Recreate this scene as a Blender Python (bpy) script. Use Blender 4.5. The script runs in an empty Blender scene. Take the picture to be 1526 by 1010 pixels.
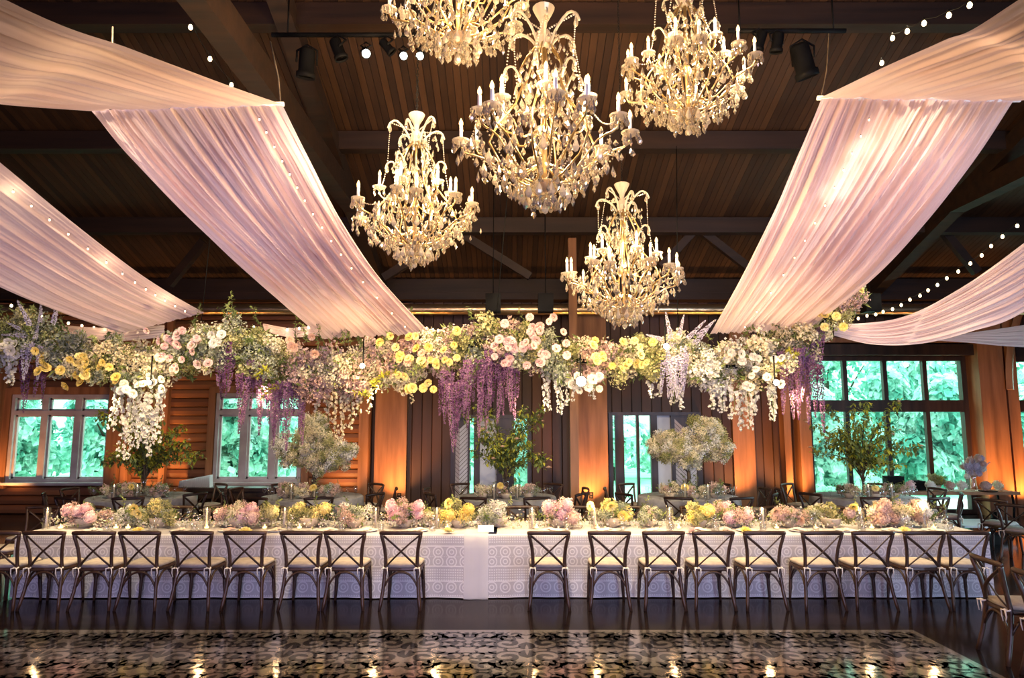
import bpy, bmesh, math, random
from mathutils import Vector, Matrix
random.seed(7)
R = random.uniform
PI = math.pi
SC = bpy.context.scene
COL = SC.collection

# ------------------------------------------------------------------ camera
F, CX, CY, H, TH = 1017.0, 763.0, 505.0, 2.115, math.radians(7.07)
cam_d = bpy.data.cameras.new('camera')
cam_d.sensor_fit = 'HORIZONTAL'; cam_d.sensor_width = 36.0; cam_d.lens = 36.0*F/1526
cam_d.clip_start = 0.05; cam_d.clip_end = 300
cam = bpy.data.objects.new('camera', cam_d); COL.objects.link(cam)
cam.location = (0, 0, H); cam.rotation_euler = (PI/2+TH, 0, 0)
SC.camera = cam

def U(px, py, D):
    """the point at depth y = D that the photograph shows at px, py"""
    u = (CY-py)/F
    dy = math.cos(TH)-u*math.sin(TH); dz = math.sin(TH)+u*math.cos(TH)
    t = D/dy
    return Vector((t*(px-CX)/F, D, H+t*dz))
def UX(px, z, D):
    zc = D*math.cos(TH)+(z-H)*math.sin(TH)
    return (px-CX)/F*zc
def UZ(py, D): return U(CX, py, D).z

# ------------------------------------------------------------------ world, light, exposure
W = bpy.data.worlds.new('world'); SC.world = W; W.use_nodes = True
bg = W.node_tree.nodes['Background']
bg.inputs[0].default_value = (0.72, 0.97, 0.90, 1); bg.inputs[1].default_value = 6.0
SC.view_settings.view_transform = 'Standard'; SC.view_settings.look = 'None'
SC.view_settings.exposure = 0.4; SC.view_settings.gamma = 1.0
SC.view_settings.use_curve_mapping = False
cy = SC.cycles
cy.max_bounces = 7; cy.diffuse_bounces = 3; cy.glossy_bounces = 4; cy.transmission_bounces = 5
cy.transparent_max_bounces = 8; cy.caustics_reflective = False; cy.caustics_refractive = False
cy.sample_clamp_indirect = 4.0; cy.use_denoising = True; cy.blur_glossy = 0.5

def lamp(name, typ, loc, energy, color, aim=None, size=0.2, spot=60, blend=0.6, sizey=None, parent=None):
    d = bpy.data.lights.new(name, typ); d.energy = energy; d.color = color
    if typ == 'AREA':
        d.size = size; d.spread = math.radians(110)
        if sizey: d.shape = 'RECTANGLE'; d.size_y = sizey
    else: d.shadow_soft_size = size
    if typ == 'SPOT': d.spot_size = math.radians(spot); d.spot_blend = blend
    o = bpy.data.objects.new(name, d); COL.objects.link(o); o.location = loc
    if aim is not None:
        o.rotation_euler = (Vector(aim)-Vector(loc)).to_track_quat('-Z', 'Y').to_euler()
    if parent: o.parent = parent
    return o
# added lavender fill from behind the camera; the rear wall has no windows
for k, x in enumerate((-7.5, 0.0, 7.5)):
    lamp('rear_fill', 'AREA', (x, -6.9, 2.6), (70, 240, 300)[k], ((0.72, 0.52, 1.0), (0.66, 0.58, 1.0), (0.52, 0.66, 1.0))[k], (x*0.8, 9, 1.0), 3.4, sizey=2.6)

lamp('side_fill', 'AREA', (13.9, 10.2, 2.0), 170, (0.55, 0.85, 1.0), (6, 10, 0.4), 3.0, sizey=2.4)  # added bluish fill; the right wall has no window
# added unseen spots low beside the dance floor, brightening the voile
for (p, a, e) in (((-5.6, 3.0, 0.5), (-2.4, 7.0, 4.4), 620), ((5.8, 3.0, 0.5), (3.5, 7.0, 4.4), 620), ((-7.6, 4.2, 0.5), (-5.2, 7.8, 4.0), 380), ((7.4, 4.4, 0.5), (6.3, 8.3, 3.6), 320), ((-5.0, 2.6, 0.5), (-3.6, 4.6, 4.5), 240), ((5.2, 2.6, 0.5), (4.0, 4.6, 4.5), 240)):
    lamp('voile_fill', 'SPOT', p, e, (1.0, 0.77, 0.74), a, 0.12, 48, 0.9)

# ------------------------------------------------------------------ mesh builder
class MB:
    def __init__(s): s.v, s.f, s.m, s.s = [], [], [], []
    def add(s, vs, fs, mat=0, smooth=False):
        o = len(s.v); s.v.extend(tuple(p) for p in vs)
        for f in fs:
            s.f.append([i+o for i in f]); s.m.append(mat); s.s.append(smooth)
        return s
    def box(s, c, d, rz=0, mat=0, M=None):
        x, y, z = d[0]/2, d[1]/2, d[2]/2
        P = [Vector((a*x, b*y, e*z)) for a in (-1, 1) for b in (-1, 1) for e in (-1, 1)]
        if M is None: M = Matrix.Rotation(rz, 3, 'Z')
        P = [M @ p + Vector(c) for p in P]
        return s.add(P, [(0,1,3,2),(4,6,7,5),(0,4,5,1),(2,3,7,6),(0,2,6,4),(1,5,7,3)], mat)
    def beam(s, a, b, w, h, mat=0):
        a, b = Vector(a), Vector(b); d = b-a
        q = d.to_track_quat('X', 'Z').to_matrix()
        return s.box((a+b)/2, (d.length, w, h), M=q, mat=mat)
    def tube(s, pts, r, n=6, mat=0, flat=1.0, closed=False, up=None, smooth=True):
        pts = [Vector(p) for p in pts]; N = len(pts)
        rs = r if isinstance(r, (list, tuple)) else [r]*N
        rings = []; prev = None
        for i, p in enumerate(pts):
            a = pts[max(i-1, 0)]; b = pts[min(i+1, N-1)]
            if closed: a = pts[(i-1) % N]; b = pts[(i+1) % N]
            t = (b-a)
            if t.length < 1e-9: t = Vector((0, 0, 1))
            t.normalize()
            if prev is None:
                ref = Vector(up) if up else (Vector((0, 0, 1)) if abs(t.z) < 0.9 else Vector((1, 0, 0)))
            else: ref = prev
            nx = ref - t*ref.dot(t)
            if nx.length < 1e-6: nx = t.orthogonal()
            nx.normalize(); prev = nx; ny = t.cross(nx)
            rings.append([p+nx*(math.cos(k*2*PI/n)*rs[i])+ny*(math.sin(k*2*PI/n)*rs[i]*flat) for k in range(n)])
        vs = [q for g in rings for q in g]; fs = []
        L = N if closed else N-1
        for i in range(L):
            j = (i+1) % N
            for k in range(n):
                fs.append((i*n+k, i*n+(k+1) % n, j*n+(k+1) % n, j*n+k))
        if not closed:
            fs.append(tuple(range(n-1, -1, -1))); fs.append(tuple((N-1)*n+k for k in range(n)))
        return s.add(vs, fs, mat, smooth)
    def lathe(s, prof, n=12, c=(0, 0, 0), mat=0, smooth=True, M=None):
        vs = []; fs = []; c = Vector(c)
        for (r, z) in prof:
            for k in range(n):
                p = Vector((r*math.cos(k*2*PI/n), r*math.sin(k*2*PI/n), z))
                if M is not None: p = M @ p
                vs.append(p+c)
        for i in range(len(prof)-1):
            for k in range(n):
                fs.append((i*n+k, i*n+(k+1) % n, (i+1)*n+(k+1) % n, (i+1)*n+k))
        if prof[0][0] > 1e-5: fs.append(tuple(range(n-1, -1, -1)))
        if prof[-1][0] > 1e-5: fs.append(tuple((len(prof)-1)*n+k for k in range(n)))
        return s.add(vs, fs, mat, smooth)
    def ball(s, c, r, n=8, m=5, mat=0, sz=1.0):
        return s.lathe([(max(r*math.sin(i*PI/m), 0), -r*sz*math.cos(i*PI/m)) for i in range(m+1)], n, c, mat)
    def petal(s, c, nrm, size, mat=0, cup=0.25):
        """one small bent square petal facing nrm"""
        nrm = nrm.normalized(); t = nrm.orthogonal().normalized()
        t = Matrix.Rotation(R(0, 6.28), 3, nrm) @ t; b = nrm.cross(t)
        c = Vector(c); q = size/2
        vs = [c-nrm*q*cup, c+t*q+nrm*q*cup*0.5, c+b*q+nrm*q*cup*0.5, c-t*q+nrm*q*cup*0.5, c-b*q+nrm*q*cup*0.5]
        s.add(vs, [(0,1,2),(0,2,3),(0,3,4),(0,4,1)], mat)
    def leaf(s, a, d, ln, w, mat=0, bend=0.2, up=Vector((0, 0, 1))):
        a = Vector(a); d = Vector(d).normalized(); sd = d.cross(up)
        if sd.length < 1e-3: sd = d.orthogonal()
        sd.normalize(); nr = sd.cross(d)
        m = a+d*ln*0.5; e = a+d*ln-nr*ln*bend
        s.add([a, m+sd*w/2+nr*w*0.15, e, m-sd*w/2+nr*w*0.15, m], [(0,1,4),(0,4,3),(4,1,2),(4,2,3)], mat)
    def mesh(s, name, mats):
        me = bpy.data.meshes.new(name); me.from_pydata(s.v, [], s.f)
        if not isinstance(mats, (list, tuple)): mats = [mats]
        for m in mats: me.materials.append(m)
        me.polygons.foreach_set('material_index', s.m)
        me.polygons.foreach_set('use_smooth', s.s)
        me.update(); return me
    def build(s, name, mats, parent=None, loc=None):
        return put(name, s.mesh(name, mats), parent, loc)
def put(name, me, parent=None, loc=None, rot=None, sc=None):
    o = bpy.data.objects.new(name, me); COL.objects.link(o)
    if parent is not None: o.parent = parent
    if loc is not None: o.location = loc
    if rot is not None: o.rotation_euler = rot
    if sc is not None: o.scale = (sc, sc, sc) if not isinstance(sc, (tuple, list)) else sc
    return o
def tag(o, label, cat, group=None, kind=None):
    o['label'] = label; o['category'] = cat
    if group: o['group'] = group
    if kind: o['kind'] = kind
    return o
def thing(name, label, cat, loc=(0, 0, 0), rz=0, group=None):
    o = bpy.data.objects.new(name, None); COL.objects.link(o)
    o.empty_display_size = 0.05
    o.location = loc; o.rotation_euler = (0, 0, rz)
    return tag(o, label, cat, group)
def struct(o): o['kind'] = 'structure'; return o
KIDS = {}
def kids(o): return [c for c in o.children]
def dup(o, parent=None):
    c = o.copy(); COL.objects.link(c)
    if parent is not None: c.parent = parent
    for ch in kids(o): dup(ch, c)
    return c
ORD = ['first','second','third','fourth','fifth','sixth','seventh','eighth','ninth','tenth','eleventh','twelfth','thirteenth',
       'fourteenth','fifteenth','sixteenth','seventeenth','eighteenth','nineteenth','twentieth','twenty-first','twenty-second',
       'twenty-third','twenty-fourth','twenty-fifth','twenty-sixth','twenty-seventh','twenty-eighth','twenty-ninth','thirtieth']

# ------------------------------------------------------------------ materials
def mat(name, col, rough=0.5, metal=0.0, spec=0.5, trans=0.0, ior=1.45, coat=0.0):
    m = bpy.data.materials.new(name); m.use_nodes = True
    b = m.node_tree.nodes['Principled BSDF']
    b.inputs['Base Color'].default_value = (*col, 1); b.inputs['Roughness'].default_value = rough
    b.inputs['Metallic'].default_value = metal; b.inputs['IOR'].default_value = ior
    b.inputs['Specular IOR Level'].default_value = spec
    b.inputs['Transmission Weight'].default_value = trans; b.inputs['Coat Weight'].default_value = coat
    return m
def N(m, t, **kw):
    n = m.node_tree.nodes.new(t)
    for k, v in kw.items(): setattr(n, k, v)
    return n
def LK(m, a, b): m.node_tree.links.new(a, b)
def mth(m, op, a, b=None, c=None):
    n = N(m, 'ShaderNodeMath', operation=op)
    for i, q in enumerate((a, b, c)):
        if q is None: continue
        if isinstance(q, (int, float)): n.inputs[i].default_value = q
        else: LK(m, q, n.inputs[i])
    return n.outputs[0]
def ramp(m, fac, stops):
    n = N(m, 'ShaderNodeValToRGB'); e = n.color_ramp.elements
    while len(e) < len(stops): e.new(0.5)
    for k, (p, c) in enumerate(stops): e[k].position = p; e[k].color = (*c, 1)
    LK(m, fac, n.inputs[0]); return n.outputs[0]
def noise(m, scale, detail=3, coord='Object', stretch=None, rough=0.5):
    tc = N(m, 'ShaderNodeTexCoord'); n = N(m, 'ShaderNodeTexNoise')
    n.inputs['Scale'].default_value = scale; n.inputs['Detail'].default_value = detail; n.inputs['Roughness'].default_value = rough
    if stretch:
        mp = N(m, 'ShaderNodeMapping'); mp.inputs['Scale'].default_value = stretch
        LK(m, tc.outputs[coord], mp.inputs[0]); LK(m, mp.outputs[0], n.inputs['Vector'])
    else: LK(m, tc.outputs[coord], n.inputs['Vector'])
    return n.outputs[0]
def bsdf(m): return m.node_tree.nodes['Principled BSDF']
def noisy(m, c1, c2, scale, stretch=None, bump=0.0, detail=3):
    f = noise(m, scale, detail, stretch=stretch)
    LK(m, ramp(m, f, [(0.3, c1), (0.7, c2)]), bsdf(m).inputs['Base Color'])
    if bump:
        b = N(m, 'ShaderNodeBump'); b.inputs['Strength'].default_value = bump; b.inputs['Distance'].default_value = 0.02
        LK(m, f, b.inputs['Height']); LK(m, b.outputs[0], bsdf(m).inputs['Normal'])
    return m
def boards(name, c1, c2, axis, width, rough=0.55, grain=None, groove=0.06):
    """planks: each board its own tone, a groove between, grain along the board"""
    m = mat(name, c1, rough)
    tc = N(m, 'ShaderNodeTexCoord'); sp = N(m, 'ShaderNodeSeparateXYZ'); LK(m, tc.outputs['Object'], sp.inputs[0])
    q = mth(m, 'DIVIDE', sp.outputs[axis], width); fl = mth(m, 'FLOOR', q); fr = mth(m, 'FRACT', q)
    wn = N(m, 'ShaderNodeTexWhiteNoise', noise_dimensions='1D'); LK(m, fl, wn.inputs['W'])
    g = noise(m, 1.0, 4, stretch=grain)
    t = mth(m, 'ADD', mth(m, 'MULTIPLY', wn.outputs[0], 0.6), mth(m, 'MULTIPLY', g, 0.5))
    c = ramp(m, t, [(0.2, c1), (0.85, c2)])
    LK(m, c, bsdf(m).inputs['Base Color'])
    edge = mth(m, 'MINIMUM', mth(m, 'DIVIDE', mth(m, 'MINIMUM', fr, mth(m, 'SUBTRACT', 1.0, fr)), groove), 1.0)
    hgt = mth(m, 'ADD', edge, mth(m, 'MULTIPLY', g, 0.15))
    b = N(m, 'ShaderNodeBump'); b.inputs['Strength'].default_value = 1.0; b.inputs['Distance'].default_value = 0.03
    LK(m, hgt, b.inputs['Height']); LK(m, b.outputs[0], bsdf(m).inputs['Normal'])
    return m
def emis(name, col, strength, sample=False):
    m = bpy.data.materials.new(name); m.use_nodes = True; nt = m.node_tree
    nt.nodes.remove(nt.nodes['Principled BSDF'])
    e = nt.nodes.new('ShaderNodeEmission'); e.inputs[0].default_value = (*col, 1); e.inputs[1].default_value = strength
    nt.links.new(e.outputs[0], nt.nodes['Material Output'].inputs[0])
    m.cycles.emission_sampling = 'AUTO' if sample else 'NONE'
    return m
def cloth(name, c1, c2, scale, transl=0.35, transp=0.0, stretch=None, obj_random=0.0):
    """thin petals, leaves and fabric: diffuse + translucent (+ see-through weave)"""
    m = bpy.data.materials.new(name); m.use_nodes = True; nt = m.node_tree
    nt.nodes.remove(nt.nodes['Principled BSDF'])
    f = noise(m, scale, 2, stretch=stretch)
    if obj_random:
        oi = N(m, 'ShaderNodeObjectInfo')
        f = mth(m, 'ADD', f, mth(m, 'MULTIPLY', mth(m, 'SUBTRACT', oi.outputs['Random'], 0.5), obj_random))
    c = ramp(m, f, [(0.32, c1), (0.68, c2)])
    d = N(m, 'ShaderNodeBsdfDiffuse'); t = N(m, 'ShaderNodeBsdfTranslucent'); mx = N(m, 'ShaderNodeMixShader')
    LK(m, c, d.inputs[0]); LK(m, c, t.inputs[0]); mx.inputs[0].default_value = transl
    LK(m, d.outputs[0], mx.inputs[1]); LK(m, t.outputs[0], mx.inputs[2])
    out = mx.outputs[0]
    if transp:
        tr = N(m, 'ShaderNodeBsdfTransparent'); m2 = N(m, 'ShaderNodeMixShader'); m2.inputs[0].default_value = transp
        LK(m, out, m2.inputs[1]); LK(m, tr.outputs[0], m2.inputs[2]); out = m2.outputs[0]
    LK(m, out, nt.nodes['Material Output'].inputs[0])
    return m

M = {}
M['ceil'] = boards('ceiling_boards', (0.022, 0.009, 0.0035), (0.070, 0.030, 0.010), 0, 0.115, 0.6, (9, 0.6, 9))
M['vboard'] = boards('wall_boards', (0.026, 0.0105, 0.0045), (0.080, 0.033, 0.014), 0, 0.24, 0.55, (7, 7, 0.7))
M['log'] = boards('log_siding', (0.14, 0.054, 0.022), (0.28, 0.115, 0.048), 2, 0.21, 0.5, (0.7, 7, 7), 0.12)
M['timber'] = noisy(mat('timber', (0.3, 0.15, 0.06), 0.55), (0.17, 0.072, 0.027), (0.38, 0.17, 0.07), 1.0, (6, 6, 0.6), 0.3, 5)
M['beam'] = noisy(mat('roof_beam', (0.06, 0.03, 0.015), 0.6), (0.010, 0.0042, 0.0016), (0.030, 0.0125, 0.0045), 1.0, (0.5, 8, 8), 0.3, 4)
M['darktrim'] = noisy(mat('dark_trim', (0.02, 0.012, 0.01), 0.4), (0.018, 0.011, 0.008), (0.05, 0.028, 0.018), 2.0, (4, 4, 0.6))
M['greytrim'] = noisy(mat('pale_window_trim', (0.4, 0.36, 0.36), 0.5), (0.34, 0.29, 0.29), (0.46, 0.42, 0.42), 3.0)
M['floor'] = noisy(mat('dark_floor', (0.02, 0.016, 0.018), 0.13), (0.006, 0.0042, 0.0045), (0.014, 0.009, 0.010), 1.2); bsdf(M['floor']).inputs['Specular IOR Level'].default_value = 0.07
M['dance'] = noisy(mat('dance_floor_silver', (0.5, 0.47, 0.44), 0.13, 0.85), (0.33, 0.30, 0.28), (0.47, 0.43, 0.40), 2.0)
M['scroll'] = mat('dance_floor_scroll', (0.008, 0.007, 0.0075), 0.12)
M['wood'] = noisy(mat('chair_wood', (0.09, 0.045, 0.025), 0.42), (0.028, 0.013, 0.008), (0.070, 0.033, 0.018), 3.0, (3, 3, 3))
M['cushion'] = noisy(mat('cushion_linen', (0.6, 0.5, 0.38), 0.85), (0.30, 0.25, 0.22), (0.42, 0.36, 0.31), 12.0)
M['ribbon'] = mat('ribbon_white', (0.75, 0.70, 0.64), 0.7)
M['black'] = noisy(mat('black_metal', (0.012, 0.012, 0.012), 0.5, spec=0.08), (0.004, 0.004, 0.004), (0.010, 0.010, 0.010), 5.0)
M['brass'] = noisy(mat('aged_brass', (0.55, 0.38, 0.16), 0.3, 1.0), (0.45, 0.30, 0.12), (0.75, 0.55, 0.28), 9.0)
M['duct'] = mat('spiral_duct', (0.72, 0.55, 0.32), 0.28, 0.95)
M['candle'] = mat('ivory_wax', (0.85, 0.72, 0.50), 0.5)
M['sleeve'] = mat('candle_sleeve', (0.80, 0.72, 0.62), 0.5)
M['bulb'] = emis('candle_bulb_glow', (1.0, 0.60, 0.24), 4.0)
M['flame'] = emis('flame_glow', (1.0, 0.66, 0.26), 8.0)
M['fairy'] = emis('string_bulb_glow', (1.0, 0.72, 0.40), 6.0)
M['votive'] = emis('votive_glow', (1.0, 0.62, 0.22), 5.0)
M['spotface'] = emis('spot_lens', (1.0, 0.80, 0.50), 60.0)
M['spotwhite'] = emis('stage_lens', (0.92, 1.0, 0.95), 9.0)
M['plate'] = mat('white_china', (0.80, 0.78, 0.76), 0.2)
M['napkin'] = noisy(mat('blush_napkin', (0.8, 0.5, 0.45), 0.8), (0.75, 0.45, 0.40), (0.85, 0.60, 0.52), 8.0)
M['cardw'] = mat('white_card', (0.75, 0.74, 0.76), 0.7)
M['vase'] = noisy(mat('vase_ceramic', (0.5, 0.42, 0.3), 0.35), (0.42, 0.35, 0.25), (0.6, 0.5, 0.38), 7.0)
M['bark'] = noisy(mat('branch_bark', (0.05, 0.035, 0.02), 0.8), (0.03, 0.02, 0.012), (0.09, 0.06, 0.035), 12.0)
M['greytable'] = noisy(mat('grey_linen', (0.30, 0.29, 0.31), 0.8), (0.25, 0.24, 0.26), (0.36, 0.35, 0.37), 10.0)
M['deck'] = noisy(mat('pale_deck', (0.6, 0.6, 0.6), 0.6), (0.5, 0.52, 0.52), (0.7, 0.72, 0.72), 1.5)
M['lawn'] = noisy(mat('lawn', (0.3, 0.55, 0.4), 0.8), (0.20, 0.50, 0.36), (0.40, 0.75, 0.55), 0.6)
M['whitepanel'] = noisy(mat('white_panel', (0.55, 0.58, 0.62), 0.5), (0.50, 0.53, 0.57), (0.60, 0.63, 0.67), 2.0)
def glassy(name, tint, w_glass, w_diff, rough=0.03, ior=1.5):
    m = bpy.data.materials.new(name); m.use_nodes = True; nt = m.node_tree
    nt.nodes.remove(nt.nodes['Principled BSDF'])
    g = N(m, 'ShaderNodeBsdfGlass'); g.inputs['Color'].default_value = (*tint, 1)
    g.inputs['Roughness'].default_value = rough; g.inputs['IOR'].default_value = ior
    d = N(m, 'ShaderNodeBsdfDiffuse'); d.inputs[0].default_value = (*tint, 1)
    t = N(m, 'ShaderNodeBsdfTranslucent'); t.inputs[0].default_value = (*tint, 1)
    a = N(m, 'ShaderNodeAddShader'); mx = N(m, 'ShaderNodeMixShader'); mx.inputs[0].default_value = w_diff
    m1 = N(m, 'ShaderNodeMixShader'); m1.inputs[0].default_value = 0.5
    LK(m, d.outputs[0], m1.inputs[1]); LK(m, t.outputs[0], m1.inputs[2])
    LK(m, g.outputs[0], mx.inputs[1]); LK(m, m1.outputs[0], mx.inputs[2])
    LK(m, mx.outputs[0], nt.nodes['Material Output'].inputs[0])
    return m
M['crystal'] = glassy('cut_crystal', (1.0, 0.91, 0.76), 0.6, 0.22, 0.02, 1.65)
M['crystal2'] = glassy('frosted_crystal', (1.0, 0.92, 0.78), 0.3, 0.42, 0.06, 1.6)
def thinglass(name, tint=(1, 1, 1), gloss=0.10, fac=0.5):
    m = bpy.data.materials.new(name); m.use_nodes = True; nt = m.node_tree
    nt.nodes.remove(nt.nodes['Principled BSDF'])
    t = N(m, 'ShaderNodeBsdfTransparent'); t.inputs[0].default_value = (*tint, 1)
    g = N(m, 'ShaderNodeBsdfGlossy'); g.inputs['Roughness'].default_value = 0.03
    lw = N(m, 'ShaderNodeLayerWeight'); lw.inputs[0].default_value = 0.25
    mx = N(m, 'ShaderNodeMixShader')
    LK(m, mth(m, 'MINIMUM', mth(m, 'ADD', mth(m, 'MULTIPLY', lw.outputs['Facing'], fac), gloss), 1.0), mx.inputs[0])
    LK(m, t.outputs[0], mx.inputs[1]); LK(m, g.outputs[0], mx.inputs[2])
    LK(m, mx.outputs[0], nt.nodes['Material Output'].inputs[0])
    return m
M['glass'] = thinglass('stemware_glass')
M['pane'] = thinglass('window_glass', (0.95, 1.0, 0.98), 0.008, 0.04)
# flowers
M['cream'] = cloth('flower_cream', (0.66, 0.56, 0.36), (0.92, 0.84, 0.62), 9, 0.3, obj_random=0.3)
M['dusty'] = cloth('flower_dusty_pink', (0.56, 0.38, 0.30), (0.82, 0.62, 0.54), 9, 0.3, obj_random=0.3)
M['olive'] = cloth('flower_olive', (0.32, 0.31, 0.12), (0.68, 0.62, 0.32), 9, 0.3, obj_random=0.3)
M['sage'] = cloth('flower_sage', (0.28, 0.31, 0.22), (0.58, 0.58, 0.44), 9, 0.3, obj_random=0.3)
M['white'] = cloth('flower_white', (0.74, 0.70, 0.60), (0.88, 0.85, 0.78), 9, 0.3, obj_random=0.2)
M['pink'] = cloth('flower_pink', (0.80, 0.48, 0.50), (0.93, 0.74, 0.70), 12, 0.3, obj_random=0.3)
M['palerose'] = cloth('rose_pale', (0.78, 0.50, 0.46), (0.88, 0.68, 0.62), 14, 0.25, obj_random=0.3)
M['yellow'] = cloth('rose_yellow', (0.92, 0.70, 0.18), (0.96, 0.84, 0.38), 14, 0.25, obj_random=0.4)
M['wist'] = cloth('wisteria_purple', (0.17, 0.065, 0.15), (0.46, 0.25, 0.38), 10, 0.3, obj_random=0.3)
M['lav'] = cloth('delphinium_lavender', (0.46, 0.40, 0.54), (0.70, 0.65, 0.74), 10, 0.3, obj_random=0.2)
M['leaf'] = cloth('leaf_green', (0.10, 0.14, 0.04), (0.32, 0.36, 0.13), 6, 0.3, obj_random=0.3)
M['lime'] = cloth('leaf_lime', (0.30, 0.30, 0.03), (0.55, 0.52, 0.08), 6, 0.3)
M['peach'] = cloth('blossom_peach', (0.75, 0.45, 0.30), (0.88, 0.66, 0.48), 10, 0.3)
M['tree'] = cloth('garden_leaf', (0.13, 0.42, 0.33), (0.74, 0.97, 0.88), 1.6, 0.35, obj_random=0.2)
M['drape'] = cloth('sheer_blush_voile', (0.83, 0.61, 0.59), (0.92, 0.74, 0.72), 1.2, 0.40, 0.06)

# ------------------------------------------------------------------ THE SETTING
WY = 16.5                       # back wall plane
def slab(name, c, d, m): return struct(MB().box(c, d).build(name, m))
slab('floor', (0, 5, -0.05), (29, 25, 0.1), M['floor'])
RY, RZ, EZ = 5.0, 9.15, 5.35    # ridge, eaves
cb = MB()
for (ya, yb) in ((WY+0.3, RY), (RY, -7.2)):
    za = EZ if ya > RY else RZ; zb = RZ if yb <= RY and ya > RY else EZ
    cb.add([(-14.5, ya, za), (14.5, ya, za), (14.5, yb, zb), (-14.5, yb, zb), (-14.5, ya, za+0.1), (14.5, ya, za+0.1), (14.5, yb, zb+0.1), (-14.5, yb, zb+0.1)],
           [(0,1,2,3), (7,6,5,4), (0,4,5,1), (2,6,7,3), (1,5,6,2), (0,3,7,4)])
struct(cb.build('ceiling', M['ceil']))
slab('wall_left', (-14.3, 4.8, 4.6), (0.3, 24, 9.4), M['vboard'])
slab('wall_right', (14.3, 4.8, 4.6), (0.3, 24, 9.4), M['vboard'])
slab('wall_rear', (0, -7.25, 2.8), (29, 0.3, 5.8), M['vboard'])
def X(px, py=700): return U(px, py, WY).x
def Z(py): return UZ(py, WY)
# openings (x0, x1, z0, z1) in the back wall
OP = {'w1': (X(14), X(163), Z(718), Z(588)), 'w2': (X(320), X(450), Z(718), Z(586)),
      'd1': (X(672), X(792), 0.0, Z(618)), 'd2': (X(907), X(1045), 0.0, Z(614)),
      'w3': (X(1205), X(1446), 0.02, Z(532)), 'w4': (X(1516), X(1690), 0.02, Z(532))}
def wall_part(mb, x0, x1, z0, z1, style, mi):
    if x1-x0 < 1e-3 or z1-z0 < 1e-3: return
    if style == 'log':
        zs = [z0]; k = math.floor(z0/0.21)
        while True:
            for fz in (0.0, 0.1, 0.5, 0.9):
                z = (k+fz)*0.21
                if z0 < z < z1: zs.append(z)
            k += 1
            if k*0.21 > z1: break
        zs.append(z1)
        off = lambda z: 0.028*(1-(2*((z/0.21) % 1.0)-1)**2)
        vs = []
        for z in zs: vs += [(x0, WY-off(z), z), (x1, WY-off(z), z)]
        mb.add(vs, [(2*i, 2*i+1, 2*i+3, 2*i+2) for i in range(len(zs)-1)], mi)
        mb.box(((x0+x1)/2, WY+0.1, (z0+z1)/2), (x1-x0, 0.19, z1-z0), mat=mi)
    else:
        mb.box(((x0+x1)/2, WY+0.1, (z0+z1)/2), (x1-x0, 0.2, z1-z0), mat=mi)
wb = MB(); ZT = EZ
def span(x0, x1, op, style, mi):
    if op is None: wall_part(wb, x0, x1, 0, ZT, style, mi); return
    wall_part(wb, x0, x1, 0, op[2], style, mi); wall_part(wb, x0, x1, op[3], ZT, style, mi)
xl = X(548)
span(-14.4, OP['w1'][0], None, 'log', 1); span(OP['w1'][0], OP['w1'][1], OP['w1'], 'log', 1)
span(OP['w1'][1], OP['w2'][0], None, 'log', 1); span(OP['w2'][0], OP['w2'][1], OP['w2'], 'log', 1)
span(OP['w2'][1], xl, None, 'log', 1); span(xl, OP['d1'][0], None, 'b', 0)
span(OP['d1'][0], OP['d1'][1], OP['d1'], 'b', 0); span(OP['d1'][1], OP['d2'][0], None, 'b', 0)
span(OP['d2'][0], OP['d2'][1], OP['d2'], 'b', 0); span(OP['d2'][1], OP['w3'][0], None, 'b', 0)
span(OP['w3'][0], OP['w3'][1], OP['w3'], 'b', 0); span(OP['w3'][1], OP['w4'][0], None, 'b', 0)
span(OP['w4'][0], 14.4, OP['w4'], 'b', 0)
struct(wb.build('wall_back', [M['vboard'], M['log']]))

def window(name, op, cols, split, mt, fw, mw, transom, dark=False):
    x0, x1, z0, z1 = op; f = MB()
    y = WY-0.04
    f.box(((x0+x1)/2, y, z1-fw/2), (x1-x0, 0.14, fw)); f.box(((x0+x1)/2, y, z0+fw/2), (x1-x0, 0.14, fw))
    f.box((x0+fw/2, y, (z0+z1)/2), (fw, 0.138, z1-z0)); f.box((x1-fw/2, y, (z0+z1)/2), (fw, 0.138, z1-z0))
    zs = z0+(z1-z0)*split
    o = struct(f.build(name, mt))
    mu = MB()
    mu.box(((x0+x1)/2, y, zs), (x1-x0-2*fw, 0.12, transom))
    for k in range(1, cols):
        xk = x0+(x1-x0)*k/cols; mu.box((xk, y+0.003, (z0+z1)/2), (mw, 0.11, z1-z0-2*fw))
    mu.build('window_mullion', mt, o)
    if not dark:                                   # thin inner sash round each light
        sh = MB()
        for k in range(cols):
            a = x0+(x1-x0)*k/cols+(fw if k == 0 else mw/2); b = x0+(x1-x0)*(k+1)/cols-(fw if k == cols-1 else mw/2)
            for (za, zb) in ((z0+fw, zs-transom/2), (zs+transom/2, z1-fw)):
                s = 0.045
                sh.box(((a+b)/2, y+0.03, za+s/2), (b-a, 0.06, s)); sh.box(((a+b)/2, y+0.03, zb-s/2), (b-a, 0.06, s))
                sh.box((a+s/2, y+0.03, (za+zb)/2), (s, 0.06, zb-za)); sh.box((b-s/2, y+0.03, (za+zb)/2), (s, 0.06, zb-za))
        sh.build('window_sash', mt, o)
    MB().box(((x0+x1)/2, WY+0.06, (z0+z1)/2), (x1-x0-0.02, 0.006, z1-z0-0.02)).build('window_pane', M['pane'], o)
    return o
w1 = window('window_1', OP['w1'], 3, 0.79, M['greytrim'], 0.08, 0.15, 0.10)
w2 = window('window_2', OP['w2'], 3, 0.78, M['greytrim'], 0.08, 0.15, 0.10)
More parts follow.
